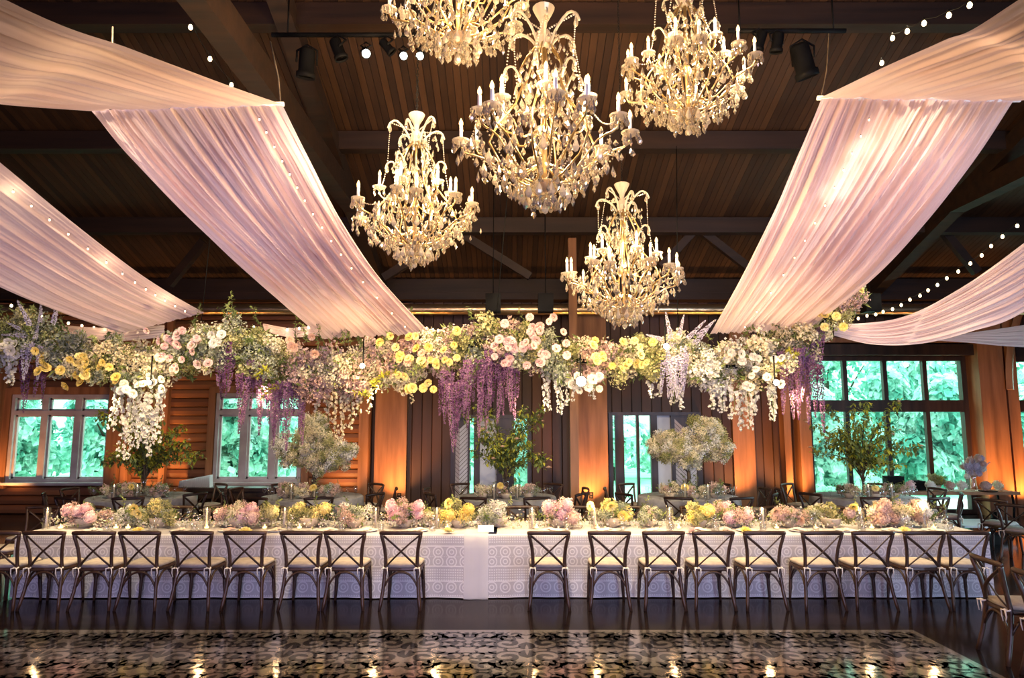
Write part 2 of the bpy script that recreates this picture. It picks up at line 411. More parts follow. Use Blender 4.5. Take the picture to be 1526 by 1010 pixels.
for (o, k) in ((w1, 'w1'), (w2, 'w2')):
    x0, x1, z0, z1 = OP[k]
    MB().box(((x0+x1)/2, WY-0.16, z0-0.03), (x1-x0+0.1, 0.22, 0.06)).build('window_sill', M['greytrim'], o)
    c = MB()
    c.box((x0-0.1, WY-0.06, (z0+z1)/2), (0.16, 0.14, z1-z0+0.3)); c.box((x1+0.1, WY-0.06, (z0+z1)/2), (0.16, 0.14, z1-z0+0.3))
    c.box(((x0+x1)/2, WY-0.06, z1+0.09), (x1-x0+0.04, 0.14, 0.17))
    c.build('window_casing', M['timber'], o)
window('window_3', OP['w3'], 4, 0.68, M['darktrim'], 0.10, 0.10, 0.28, True)
window('window_4', OP['w4'], 2, 0.68, M['darktrim'], 0.12, 0.10, 0.28, True)
# header and posts round the big window
MB_ = MB().box(((OP['w3'][0]+OP['w3'][1])/2+0.2, WY-0.18, Z(523)), (4.6, 0.3, 0.26)); struct(MB_.build('trim_1', M['darktrim']))
MB_ = MB().box(((OP['w3'][0]+OP['w3'][1])/2+0.2, WY-0.2, Z(509)), (4.8, 0.3, 0.12)); struct(MB_.build('trim_2', M['timber']))
struct(MB().box((0, WY-0.25, Z(436)), (28.4, 0.4, 0.5)).build('trim_3', M['beam']))        # wall plate
# glass doors with their herringbone and white leaves
def doorway(name, k, bars, pane_spans):
    x0, x1, z0, z1 = OP[k]; f = MB(); y = WY-0.02
    f.box(((x0+x1)/2, y, z1-0.04), (x1-x0, 0.2, 0.08))
    f.box((x0+0.05, y, z1/2), (0.10, 0.198, z1)); f.box((x1-0.05, y, z1/2), (0.10, 0.198, z1))
    o = struct(f.build(name, M['darktrim']))
    for (a, b) in bars: MB().box(((X(a)+X(b))/2, y, z1/2), (X(b)-X(a), 0.12, z1-0.1)).build('door_stile', M['darktrim'], o)
    for (a, b) in pane_spans: MB().box(((X(a)+X(b))/2, WY+0.03, z1/2), (X(b)-X(a), 0.008, z1-0.1)).build('door_pane', M['pane'], o)
    return o
d1 = doorway('door_1', 'd1', [(706, 715), (740, 766), (697, 700)], [(698, 706), (766, 790)])
d2 = doorway('door_2', 'd2', [(917, 930), (949, 953), (970, 980), (1001, 1006)], [(909, 917), (930, 949), (953, 970)])
def herring(parent, a, b, z1):
    mb = MB(); x0, x1 = X(a), X(b); xm = (x0+x1)/2; wd = (x1-x0)/2
    mb.box((xm, WY+0.05, z1/2), (x1-x0, 0.03, z1-0.1), mat=0)
    z = -0.1
    k = 0
    while z < z1-0.1:
        for s in (-1, 1):
            zz = min(z+0.09, z1-0.12)
            p = [(xm, WY+0.03, z), (xm+s*wd, WY+0.03, z+wd), (xm+s*wd, WY+0.03, z+wd+0.085), (xm, WY+0.03, z+0.085)]
            if max(q[2] for q in p) < z1-0.06 and min(q[2] for q in p) >= 0:
                q = [(v[0], v[1]-0.012, v[2]) for v in p]
                mb.add(p+q, [(4,5,6,7), (0,1,5,4), (3,7,6,2), (1,2,6,5), (0,4,7,3)], 1+(k % 2))
            k += 1
        z += 0.1
    return mb.build('herringbone_panel', [M['darktrim'], M['greytrim'], M['whitepanel']], parent)
herring(d1, 672, 697, OP['d1'][3]); herring(d2, 1006, 1040, OP['d2'][3])
MB().box(((X(715)+X(740))/2, WY+0.05, OP['d1'][3]/2), (X(740)-X(715), 0.04, OP['d1'][3]-0.08)).build('white_panel', M['whitepanel'], d1)
MB().box(((X(980)+X(1001))/2, WY+0.05, OP['d2'][3]/2), (X(1001)-X(980), 0.04, OP['d2'][3]-0.08)).build('white_panel', M['whitepanel'], d2)
# posts and pilasters on the back wall
for k, (a, b, dpt, top) in enumerate([(166, 184, 0.3, 5.0), (186, 197, 0.2, 5.0), (240, 249, 0.14, 5.0), (538, 552, 0.36, 5.0), (560, 607, 0.22, 5.0),
                          (852, 903, 0.4, 5.0), (1092, 1124, 0.12, 5.0), (1164, 1174, 0.3, 5.0), (1186, 1203, 0.34, 5.0), (1452, 1489, 0.45, 5.0), (1496, 1512, 0.36, 5.0), (-22, 3, 0.3, 5.0)]):
    struct(MB().box(((X(a)+X(b))/2, WY-dpt/2-0.001, top/2), (X(b)-X(a), dpt, top)).build('timber_post' if k else 'timber_post', M['timber']))
# curved brace beside the far pillar
pts = [Vector((X(1490)+0.02+0.06*t*t*0, WY-0.55, 2.9+1.9*t)) + Vector((0.42*(t**2.2), 0, 0)) for t in [i/8 for i in range(9)]]
struct(MB().tube(pts, 0.09, 4, up=(1, 0, 0), smooth=False).build('timber_brace', M['timber']))
# roof frame
p_ = 2.42
for i in range(0, 5):
    D = WY-0.35-p_*i; z = EZ+(RZ-EZ)*(WY+0.3-D)/(WY+0.3-RY)
    struct(MB().box((0, D, z-0.17), (28.6, 0.22, 0.32)).build('purlin_beam', M['beam']))
for x in (-3.1, 8.6, -12.5):
    t = MB(); t.box((x, 4.9, 6.35), (0.28, 23.4, 0.36)); struct(t.build('tie_beam', M['beam']))
    r = MB(); r.beam((x, WY, EZ-0.25), (x, RY, RZ-0.25), 0.26, 0.3); r.beam((x, RY, RZ-0.25), (x, -7, EZ-0.25), 0.26, 0.3)
    struct(r.build('rafter_beam', M['beam']))
px_ = UX(853, 5.0, 14.1)
struct(MB().box((px_, 14.1, 3.0), (0.17, 0.17, 6.0)).build('timber_post', M['timber']))
for (a, b) in (((252, 424), (304, 360)), ((572, 414), (640, 372)), ((1042, 342), (1114, 398)), ((1402, 340), (1456, 406)), ((985, 398), (1034, 345)), ((690, 350), (790, 412))):
    struct(MB().beam(U(*a, 14.0), U(*b, 13.95), 0.14, 0.16).build('brace_beam', M['beam']))

# outside: lawn, terrace, wooded slope
struct(MB().box((0, 40, -0.12), (120, 46, 0.1)).build('lawn', M['lawn']))
struct(MB().box((6, 18.4, -0.06), (26, 3.2, 0.06)).build('terrace', M['deck']))
hl = MB(); nx, nz = 40, 8
vs = [(-60+120*i/nx, 46+9*j/nz+2*math.sin(i*1.3+j), -0.3+20*(j/nz)**0.8) for j in range(nz+1) for i in range(nx+1)]
hl.add(vs, [(j*(nx+1)+i, j*(nx+1)+i+1, (j+1)*(nx+1)+i+1, (j+1)*(nx+1)+i) for j in range(nz) for i in range(nx)], 0, True)
struct(hl.build('hill', M['tree']))

# ------------------------------------------------------------------ garden trees outside
def tree_meshes(n, rr, hh, seed):
    random.seed(seed); mb = MB(); lobes = []
    for k in range(15):
        a = R(0, 6.28); q = R(0.1, 1)**0.5*rr*0.75
        lobes.append((Vector((q*math.cos(a), q*math.sin(a), hh*R(0.16, 0.95))), R(0.28, 0.5)*rr))
    for i in range(n):
        c, r = random.choice(lobes)
        d = Vector((random.gauss(0, 1), random.gauss(0, 1), random.gauss(0.15, 1))).normalized()
        mb.petal(c+d*r*R(0.82, 1.05), (d+Vector((R(-.5, .5), R(-.5, .5), R(-.2, .7)))), R(0.14, 0.34), 0)
    fo = mb.mesh('foliage', M['tree'])
    tb = MB(); tb.tube([(0, 0, 0), (0.05, 0, hh*0.3), (0, 0.1, hh*0.7)], [0.22, 0.16, 0.06], 8)
    for k in range(8):
        c, r = lobes[k]; tb.tube([(0.02, 0.05, hh*0.25), (c.x*0.5, c.y*0.5, (hh*0.25+c.z)/2), tuple(c)], [0.09, 0.06, 0.02], 5)
    return fo, tb.mesh('trunk', M['bark'])
TREES = [tree_meshes(5200, 2.6, 6.5, 11), tree_meshes(5200, 2.9, 7.5, 12), tree_meshes(3600, 1.6, 3.2, 13)]
random.seed(21)
kindn = ['broad pale-green tree', 'tall leafy green tree', 'low bushy green shrub tree']
cnt = 0
seenat = [(-19.5, 27, 0), (-13.6, 27, 0), (-7.7, 27, 0), (-1.8, 27, 0), (4.1, 27, 0), (10.0, 27, 0), (15.9, 27, 0), (21.8, 27, 0),
          (-16.6, 33.5, 1), (-10.2, 33.5, 1), (-3.8, 33.5, 1), (2.6, 33.5, 1), (9.0, 33.5, 1), (15.4, 33.5, 1), (21.8, 33.5, 1),
          (-16.4, 22.2, 2), (-12.6, 22.2, 2), (-8.8, 22.2, 2), (0.6, 22.2, 2), (9.4, 22.2, 2), (13.2, 22.2, 2), (17.0, 22.2, 2)]
seenat.sort()
for (x, y, k) in seenat:
    t = thing('garden_tree', '%s outside, %s from the left in the garden' % (kindn[k], ORD[cnt]), 'tree', (x, y, -0.08), R(0, 6.28), 'trees beyond the windows')
    put('foliage', TREES[k][0], t); put('trunk', TREES[k][1], t)
    t.scale = (R(0.94, 1.02), R(0.94, 1.02), R(0.95, 1.2)); cnt += 1

# ------------------------------------------------------------------ dance floor with dark scrollwork
random.seed(3)
DX0, DX1, DY0, DY1 = -9.0, 4.12, 3.2, 7.33
df = MB(); df.box(((DX0+DX1)/2, (DY0+DY1)/2, 0.006), (DX1-DX0, DY1-DY0, 0.012), mat=0)
zt = 0.0127
def stroke(pts, ws):
    vs = []; n = len(pts)
    for i in range(n):
        a = pts[max(i-1, 0)]; b = pts[min(i+1, n-1)]
        t = Vector((b[0]-a[0], b[1]-a[1])); t.normalize() if t.length else None
        nx, ny = -t.y, t.x
        for sg in (1, -1): vs.append((pts[i][0]+nx*ws[i]*sg, pts[i][1]+ny*ws[i]*sg))
    return vs, [(2*i, 2*i+2, 2*i+3, 2*i+1) for i in range(n-1)]
def motif():
    out = []
    def curl(cx, cy, r0, a0, turns, w, sgn=1):
        n = 20; pts = []; ws = []
        for i in range(n+1):
            t = i/n; r = r0*(1-0.86*t); a = a0+sgn*turns*2*PI*t
            pts.append((cx+r*math.cos(a), cy+r*math.sin(a)))
            ws.append(1.35*w*(0.25+1.3*t if t < 0.55 else 0.97-0.45*(t-0.55)) * (1.5 if t > 0.9 else 1))
        out.append(stroke(pts, ws))
        for i in (2, 4, 6, 8, 10):
            a = math.atan2(pts[i][1]-pts[i-1][1], pts[i][0]-pts[i-1][0]); acanth(pts[i][0], pts[i][1], a-sgn*0.55, r0*0.62, w*0.50, -sgn*0.9)
    def acanth(x, y, a, ln, w, bend):
        n = 8; pts = []; ws = []
        for i in range(n+1):
            t = i/n; aa = a+bend*t
            pts.append((x+ln*t*math.cos(aa), y+ln*t*math.sin(aa))); ws.append(max(1.5*w*math.sin(PI*min(t*0.92+0.06, 1))**0.8, 0.001))
        out.append(stroke(pts, ws))
    curl(0.16, 0.17, 0.145, -2.4, 1.35, 0.021); curl(0.40, 0.13, 0.10, 2.6, 1.2, 0.017, -1)
    curl(0.34, 0.38, 0.12, -0.6, 1.3, 0.019); curl(0.10, 0.42, 0.085, 1.0, 1.2, 0.016, -1)
    for (x, y, a, l, w, b) in ((0.02, 0.02, 0.9, 0.18, 0.022, 0.9), (0.26, 0.03, 1.3, 0.15, 0.02, -0.9), (0.25, 0.24, 0.6, 0.16, 0.022, 1.0),
                               (0.24, 0.26, 2.6, 0.15, 0.02, -0.8), (0.46, 0.26, 2.0, 0.17, 0.02, 0.9), (0.2, 0.48, -0.6, 0.16, 0.02, -0.9),
                               (0.02, 0.30, 0.3, 0.13, 0.018, 0.9), (0.48, 0.48, -2.3, 0.17, 0.022, 0.9), (0.30, 0.20, -0.6, 0.12, 0.016, 0.7), (0.14, 0.30, 1.4, 0.12, 0.016, -0.8)):
        acanth(x, y, a, l, w, b)
    return out
MOT = motif(); T_ = 0.5; SC_ = 1.12
TS_ = T_*SC_; nx = int((DX1-DX0-0.12)/TS_); ny = int((DY1-DY0-0.12)/TS_)
for i in range(nx):
    for j in range(max(0, ny-6), ny):
        x0 = DX1-0.06-(i+1)*TS_; y0 = DY0+0.06+(DY1-DY0-0.12-ny*TS_)+j*TS_
        for vs, fs in MOT:
            q = []
            for (x, y) in vs:
                x = min(max(x, 0.0), T_); y = min(max(y, 0.0), T_)
                if i % 2: x = T_-x
                if j % 2: y = T_-y
                q.append((x0+x*SC_, y0+y*SC_, zt))
            if (i+j) % 2: fs2 = [tuple(reversed(f)) for f in fs]
            else: fs2 = fs
            df.add(q, fs2, 1)
tag(df.build('dance_floor', [M['dance'], M['scroll']]), 'glossy silver dance floor with black damask scrollwork before the long table', 'dance floor')

# ------------------------------------------------------------------ draped voile swags
def resample(pts, n):
    pts = [Vector(p) for p in pts]; out = []
    m = len(pts)-1
    for i in range(n+1):
        t = i/n*m; k = min(int(t), m-1); f = t-k
        p0 = pts[max(k-1, 0)]; p1 = pts[k]; p2 = pts[k+1]; p3 = pts[min(k+2, m)]
        out.append(0.5*((2*p1)+(p2-p0)*f+(2*p0-5*p1+4*p2-p3)*f*f+(3*p1-p0-3*p2+p3)*f**3))
    return out
def edge(l):            # entries: (px, py, D) or a Vector
    return [p if isinstance(p, Vector) else U(*p) for p in l]
def sag_edge(pix, D0, D1, sag):
    """pixel path of a hanging edge: each point put where its line of sight meets the sagging curve"""
    a = U(*pix[0], D0); b = U(*pix[-1], D1); out = []
    for i, (px, py) in enumerate(pix):
        if i == 0: out.append(a); continue
        if i == len(pix)-1: out.append(b); continue
        k = (UZ(py, 10)-H)/10; lo, hi = D0, D1
        def g(D):
            u = (D-D0)/(D1-D0); return H+k*D-(a.z+(b.z-a.z)*u-4*sag*u*(1-u))
        best = None
        for s in range(201):
            D = lo+(hi-lo)*s/200
            if best is None or abs(g(D)) < best[0]: best = (abs(g(D)), D)
        out.append(U(px, py, best[1]))
    return out
def drape(name, label, e0, e1, seed, amp=0.035, freq=13, nu=150, nv=50, gather=(0, 0), group='sheer ceiling swags', belly=0.0):
    rnd = random.Random(seed)
    A = resample(e0, nv); B = resample(e1, nv)
    comp = [(freq, 1.0, rnd.uniform(0, 6)), (freq*1.9, 0.6, rnd.uniform(0, 6)), (freq*3.3, 0.45, rnd.uniform(0, 6)), (freq*0.43, 0.9, rnd.uniform(0, 6)), (freq*5.7, 0.22, rnd.uniform(0, 6))]
    ph = [rnd.uniform(-1, 1) for _ in range(8)]
    vs = []
    for j in range(nv+1):
        v = j/nv; a, b = A[j], B[j]
        a2, b2 = A[min(j+1, nv)], B[min(j+1, nv)]; a1, b1 = A[max(j-1, 0)], B[max(j-1, 0)]
        tv = ((a2+b2)-(a1+b1)).normalized(); tu = (b-a); w = tu.length; tu = tu.normalized()
        n = tv.cross(tu)
        n = n.normalized() if n.length > 1e-6 else Vector((0, 0, 1))
        if n.z > 0: n = -n
        for i in range(nu+1):
            u = i/nu
            uu = u+0.012*math.sin(5*v+ph[0]*3+u*4)+0.01*math.sin(9*v*ph[1]+u*9)
            d = sum(c*math.sin(2*PI*f*uu+q+(0.9*math.sin(3.1*v+q)) + (v*ph[k]*2.0)) for k, (f, c, q) in enumerate(comp))
            am = amp*min(1, 0.35+3*min(v, 1-v)) if gather == (0, 0) else amp
            edgef = min(1, 12*min(u, 1-u))
            p = a.lerp(b, u)+n*(d*am*0.5*(0.3+0.7*edgef)+belly*4*u*(1-u)*math.sin(PI*v))
            vs.append(p)
    mb = MB()
    mb.add(vs, [(j*(nu+1)+i, j*(nu+1)+i+1, (j+1)*(nu+1)+i+1, (j+1)*(nu+1)+i) for j in range(nv) for i in range(nu)], 0, True)
    return tag(mb.build(name, M['drape']), label, 'drape', group), A, B
Q = Vector
dB, aB, bB = drape('voile_swag', 'pleated blush voile swag falling from the pole left of the chandeliers to the garland',
    sag_edge([(135, 163), (200, 240), (282, 325), (380, 415), (480, 505)], 6.0, 9.25, 0.3),
    sag_edge([(421, 157), (462, 240), (507, 325), (566, 412), (642, 496)], 6.0, 9.25, 0.3), 1, 0.055, 17, 220)
dD, aD, bD = drape('voile_swag', 'pleated blush voile swag with a spotlit patch right of the chandeliers',
    sag_edge([(1224, 147), (1192, 222), (1152, 315), (1106, 410), (1058, 497)], 6.0, 9.25, 0.3),
    sag_edge([(1512, 148), (1452, 238), (1380, 330), (1300, 415), (1205, 490)], 6.0, 9.25, 0.3), 2, 0.055, 17, 220)
dA, aA, bA = drape('voile_swag', 'smooth blush voile swag sweeping overhead in the upper left corner',
    edge([(425, 156, 5.97), (335, 124, 5.0), (200, 72, 4.0), (0, -6, 2.9), Q((-2.9, 1.2, 4.0)), Q((-2.9, -1, 4.9))]),
    edge([(132, 165, 5.97), (60, 160, 5.5), (0, 155, 5.0), (-150, 138, 4.2), Q((-4.7, 2.0, 4.2)), Q((-4.7, -1, 4.9))]), 3, 0.03, 6)
dE, aE, bE = drape('voile_swag', 'smooth blush voile swag sweeping overhead in the upper right corner',
    edge([(1220, 146, 5.97), (1310, 103, 5.0), (1405, 60, 4.1), (1500, 8, 3.2), Q((2.55, 1.4, 4.1)), Q((2.6, -1, 4.9))]),
    edge([(1515, 150, 5.97), (1600, 143, 5.3), (1680, 130, 4.7), (1780, 112, 4.1), Q((5.0, 2.0, 4.3)), Q((5.0, -1, 4.9))]), 4, 0.03, 6)
dC, aC, bC = drape('voile_swag', 'blush voile swag with lights along its rim, leftmost of those reaching the garland',
    edge([(-460, 150, 6.1), (-320, 258, 6.5), (-150, 352, 7.2), (0, 428, 8.0), (95, 467, 8.7), (182, 497, 9.35)]),
    edge([(-110, 150, 6.1), (0, 243, 6.7), (100, 325, 7.5), (200, 402, 8.3), (258, 440, 8.8), (305, 466, 9.25)]), 5, 0.03, 9)
dF, aF, bF = drape('voile_swag', 'blush voile swag hanging low in front of the big garden window',
    edge([(1243, 484, 9.5), (1340, 474, 9.0), (1430, 430, 8.3), (1526, 362, 7.5), (1650, 262, 6.7), (1790, 150, 6.1)]),
    edge([(1243, 500, 9.5), (1300, 513, 9.2), (1372, 512, 8.8), (1450, 493, 8.3), (1530, 462, 7.9), (1720, 330, 6.9), (1990, 150, 6.1)]), 6, 0.03, 7)
drape('voile_swag', 'narrow pale voile swag behind the low one at the big garden window',
    edge([(1380, 503, 11.3), (1440, 496, 11.3), (1526, 484, 11.3), (1700, 455, 11.3)]),
    edge([(1380, 506, 11.1), (1440, 510, 11.1), (1526, 517, 11.1), (1700, 520, 11.1)]), 7, 0.015, 5, 40, 20)
drape('voile_swag', 'narrow pale voile swag behind the yellow roses at the left end of the garland',
    edge([(92, 484, 9.7), (130, 487, 10.6), (180, 488, 10.6), (245, 484, 9.7)]),
    edge([(92, 492, 9.6), (130, 504, 10.4), (180, 508, 10.4), (245, 502, 9.6)]), 8, 0.015, 5, 40, 20)
drape('voile_swag', 'narrow pale voile swag behind the garland beside the purple wisteria hump',
    edge([(392, 482, 9.7), (430, 488, 10.6), (480, 484, 9.7)]),
    edge([(392, 492, 9.6), (430, 502, 10.4), (480, 500, 9.6)]), 9, 0.015, 5, 40, 20)
# poles the swags hang over, with their ropes
def pole(pa, pb, D, label, ropes):
    a, b = U(*pa, D), U(*pb, D)
    o = MB().tube([a, b], 0.022, 8).build('drape_pole', M['cardw'])
    tag(o, label, 'pole')
    for (px, py, tx, ty, tD) in ropes:
        p = U(px, py, D); q = U(tx, ty, tD)
        MB().tube([p, p.lerp(q, 0.4)+Vector((0.02, 0, 0)), q], 0.008, 5).build('rope', M['bark'], o)
    return o
pole((128, 160), (423, 155), 6.03, 'pale pole carrying the two swags left of the chandeliers', [(418, 155, 403, 62, 6.2), (160, 160, 168, 40, 6.2)])
pole((1218, 146), (1520, 149), 6.03, 'pale pole carrying the two swags right of the chandeliers', [(1224, 146, 1236, 50, 6.2), (1500, 149, 1500, 20, 6.2)])

# ------------------------------------------------------------------ strings of small lights
bm_ = MB(); bm_.lathe([(0, -0.03), (0.014, -0.022), (0.019, -0.006), (0.014, 0.012), (0.007, 0.02)], 8); bulb_big = bm_.mesh('bulb', M['fairy'])
sk = MB().lathe([(0.009, 0.014), (0.010, 0.04), (0.004, 0.045)], 6); sock_me = sk.mesh('socket', M['black'])
def string(label, pts, light=0.0, wire=True, sc=1.0):
    t = thing('string_light', label, 'string lights', pts[0])
    o = Vector(pts[0])
    if wire:
        w = []
        for i in range(len(pts)-1):
            a, b = Vector(pts[i]), Vector(pts[i+1])
            w += [a-o, a.lerp(b, 0.5)-o-Vector((0, 0, 0.02))]
        w.append(Vector(pts[-1])-o)
        MB().tube([q+Vector((0, 0, 0.035)) for q in w], 0.004, 4).build('wire', M['black'], t)
    for p in pts:
        b = put('bulb', bulb_big, t, Vector(p)-o, None, sc); put('socket', sock_me, b)
    if light:
        for k in range(1, 6, 2):
            p = Vector(pts[min(int(len(pts)*k/6), len(pts)-1)])
            lamp('string_glow', 'POINT', p-o+Vector((0, 0, -0.04)), light, (1.0, 0.72, 0.42), size=0.12, parent=t)
    return t
def along(pa, pb, n, da, db):
    return [U(pa[0]+(pb[0]-pa[0])*i/(n-1), pa[1]+(pb[1]-pa[1])*i/(n-1), da+(db-da)*i/(n-1)) for i in range(n)]
string('three bare bulbs on a wire above the upper left swag', [U(284, 40, 6.0), U(313, 87, 6.35), U(345, 126, 6.7)], 0, sc=1.1)
string('bare bulbs on a wire above the upper right swag', [U(1445, 7, 5.2), U(1414, 22, 5.4), U(1377, 34, 5.6), U(1352, 46, 5.8), U(1330, 56, 6.0), U(1314, 93, 6.3)], 0, sc=1.1)
def rim(A, B, u, ts, off=-0.05):
    n = len(A)-1; out = []
    for t in ts:
        k = min(int(t*n), n-1); f = t*n-k
        a = A[k].lerp(A[k+1], f); b = B[k].lerp(B[k+1], f); out.append(a.lerp(b, u)+Vector((0, -0.03, off)))
    return out
string('string lights along the rim of the leftmost garland swag', rim(aC, bC, 0.93, [0.18+0.052*i for i in range(15)], -0.05), 1.6, False, 0.55)
string('string lights down the inner edge of the swag left of the chandeliers', rim(aB, bB, 0.86, [0.06+0.058*i for i in range(16)], -0.05), 0.7, False, 0.45)
string('string lights down the pleated swag with the spotlit patch', rim(aD, bD, 0.28, [0.10+0.07*i for i in range(13)], -0.05), 0.7, False, 0.42)
string('string lights climbing to the ceiling beside the low swag at the big window',
       [U(x, y, 9.6-2.2*((x-1240)/286)**1.2) for (x, y) in ((1243, 481), (1258, 479), (1267, 476), (1279, 474), (1292, 470), (1305, 468), (1316, 464), (1330, 460), (1343, 454), (1356, 446), (1371, 440), (1383, 432), (1397, 424), (1411, 414), (1428, 404), (1446, 392), (1463, 380), (1477, 366), (1494, 352), (1516, 336))], 3, sc=0.95)
string('string lights on the narrow swag behind the yellow roses', [U(x, y, 9.6+1.1*min(1, (x-17)/80)) for (x, y) in ((17, 455), (62, 470), (102, 481), (122, 485), (140, 488), (157, 491), (175, 493), (190, 494), (205, 495), (220, 495))], 2)
string('string lights behind the garland beside the purple wisteria hump', [U(x, y, 9.7+0.025*min(x-378, 460-x)) for (x, y) in ((378, 487), (390, 490), (404, 492), (416, 492), (428, 491), (446, 489), (460, 487))], 2)
string('short string lights behind the garland where the pleated swag lands', [U(x, y, 9.7+0.02*min(x-636, 676-x)) for (x, y) in ((636, 489), (645, 491), (653, 492), (661, 493), (668, 492), (676, 491))], 1)

# ------------------------------------------------------------------ crystal chandeliers
random.seed(5)
def drop_me(ln, r, m, name):
    mb = MB(); mb.lathe([(0, -ln), (r*0.75, -ln*0.86), (r, -ln*0.66), (r*0.55, -ln*0.3), (0.004, 0)], 6, smooth=False)
    mb.ball((0, 0, 0.008), 0.010, 6, 4); return mb.mesh(name, m)
DROPS = [drop_me(0.085, 0.021, M['crystal'], 'crystal_drop'), drop_me(0.065, 0.017, M['crystal2'], 'crystal_drop'), drop_me(0.11, 0.020, M['crystal'], 'crystal_drop'), drop_me(0.10, 0.028, M['crystal2'], 'crystal_drop')]
bob = MB(); bob.lathe([(0.012, -0.03), (0.025, -0.02), (0.062, 0.0), (0.068, 0.012), (0.055, 0.006), (0.02, -0.006), (0.012, 0.004)], 12, smooth=False); BOB = bob.mesh('drip_dish', M['crystal2'])
sl = MB(); sl.lathe([(0.013, 0), (0.014, 0.06), (0.0135, 0.115), (0.009, 0.12)], 8); SLV = sl.mesh('candle_sleeve', M['sleeve'])
bl = MB(); bl.lathe([(0.008, 0), (0.0165, 0.018), (0.015, 0.035), (0.007, 0.056), (0, 0.068)], 8); BLB = bl.mesh('candle_bulb', M['bulb'])
def beads(pts, r, step, mb, sag=0.0):
    for i in range(len(pts)-1):
        a, b = Vector(pts[i]), Vector(pts[i+1]); n = max(2, int((b-a).length/step))
        for k in range(n):
            t = k/n; p = a.lerp(b, t)-Vector((0, 0, sag*4*t*(1-t)))
            mb.add([p+Vector(q)*r for q in ((1,0,0), (0,1,0), (-1,0,0), (0,-1,0), (0,0,1), (0,0,-1))],
                   [(0,1,4), (1,2,4), (2,3,4), (3,0,4), (1,0,5), (2,1,5), (3,2,5), (0,3,5)])
def pol(r, a, z): return Vector((r*math.cos(a), r*math.sin(a), z))
def make_chandelier():
    t = thing('chandelier', 'x', 'chandelier')
    fin = MB(); fin.lathe([(0.02, 1.46), (0.03, 1.52), (0.065, 1.585), (0.085, 1.63), (0.075, 1.64), (0.02, 1.60), (0, 1.60)], 14, smooth=False)
    fin.lathe([(0, 1.30), (0.05, 1.33), (0.062, 1.39), (0.045, 1.44), (0.02, 1.46)], 12, smooth=False)
    fin.build('finial', M['crystal2'], t)
    st = MB(); st.lathe([(0.015, 0.2), (0.03, 0.26), (0.018, 0.34), (0.022, 0.6), (0.045, 0.66), (0.02, 0.72), (0.018, 0.95), (0.04, 1.0), (0.016, 1.06), (0.016, 1.31)], 8)
    st.build('stem', M['brass'], t)
    bw = MB(); bw.lathe([(0, 0.13), (0.05, 0.14), (0.09, 0.18), (0.11, 0.24), (0.06, 0.27), (0, 0.27)], 12, smooth=False); bw.build('bottom_bowl', M['crystal'], t)
    # bowed frame ribs
    for k in range(6):
        a = k*PI/3
        prof = [(0.05, 1.33), (0.13, 1.22), (0.19, 1.10), (0.17, 0.98), (0.22, 0.84), (0.36, 0.66), (0.42, 0.52), (0.34, 0.38), (0.18, 0.28), (0.06, 0.24)]
        rb = MB(); rb.tube([pol(r, a, z) for r, z in prof], 0.009, 5); rb.build('frame_rib', M['brass'], t)
    # crown scrolls
    crown = []
    for k in range(6):
        a = k*PI/3+0.3; up = 0.10 if k % 2 else 0
        pts = [pol(0.05, a, 1.30), pol(0.10, a, 1.40+up*0.3), pol(0.20, a, 1.475+up*0.6), pol(0.265, a, 1.46+up*0.5), pol(0.29, a, 1.40+up*0.5)]
        MB().tube(resample(pts, 10), 0.011, 6).build('crown_arm', M['crystal2'], t); crown.append(pts[-2])
    ring = []
    for k in range(6):
        a = k*PI/3; pts = [pol(0.17, a, 1.0), pol(0.23, a, 1.12), pol(0.29, a, 1.11), pol(0.31, a, 1.05)]
        MB().tube(resample(pts, 8), 0.010, 6).build('crown_arm', M['crystal2'], t); ring.append(pts[-2])
    # candle arms
    tips = []
    for k in range(6): tips.append((k*PI/3+0.26, 0.36, 0.82, 0.66, 0.2))
    for k in range(12): tips.append((k*PI/6+0.26-(0.10 if k % 2 else -0.10), 0.60+(0.03 if k % 2 else -0.03), 0.60+(0.0 if k % 2 else 0.05), 0.40, 0.22))
    for (a, r, z, z0, r0) in tips:
        pts = [pol(r0*0.3, a, z0-0.02), pol(r0, a, z0-0.09), pol(r*0.72, a, z-0.14), pol(r*0.95, a, z-0.09), pol(r, a, z-0.03)]
        MB().tube(resample(pts, 10), 0.008, 5).build('candle_arm', M['brass'], t)
        put('drip_dish', BOB, t, pol(r, a, z))
        c = put('candle_sleeve', SLV, t, pol(r, a, z+0.002)); put('candle_bulb', BLB, c, (0, 0, 0.118))
    # crystals: the large ones as parts, the fine fringe and bead strands as one mass
    spots = []
    for p in crown: spots.append((p-Vector((0, 0, 0.02)), 0))
    for p in ring: spots.append((p-Vector((0, 0, 0.02)), 0))
    for (a, r, z, _, _) in tips[6:]:
        for q in range(3):
            b = a+q*2.09; spots.append((pol(r, a, z-0.005)+pol(0.06, b, 0), q % 4))
    for k in range(16): spots.append((pol(0.30, k*PI/8, 0.30), 2))
    for k in range(12): spots.append((pol(0.17, k*PI/6, 0.20), 3))
    for k in range(8): spots.append((pol(0.09, k*PI/4, 0.13), 0))
    for k in range(12): spots.append((pol(0.45, k*PI/6+0.2, 0.42), 3))
    spots.append((Vector((0, 0, 0.115)), 3))
    for (p, m) in spots[:100]:
        put('crystal_drop', DROPS[m], t, p, (R(-.1, .1), R(-.1, .1), R(0, 6)))
    fr = MB()
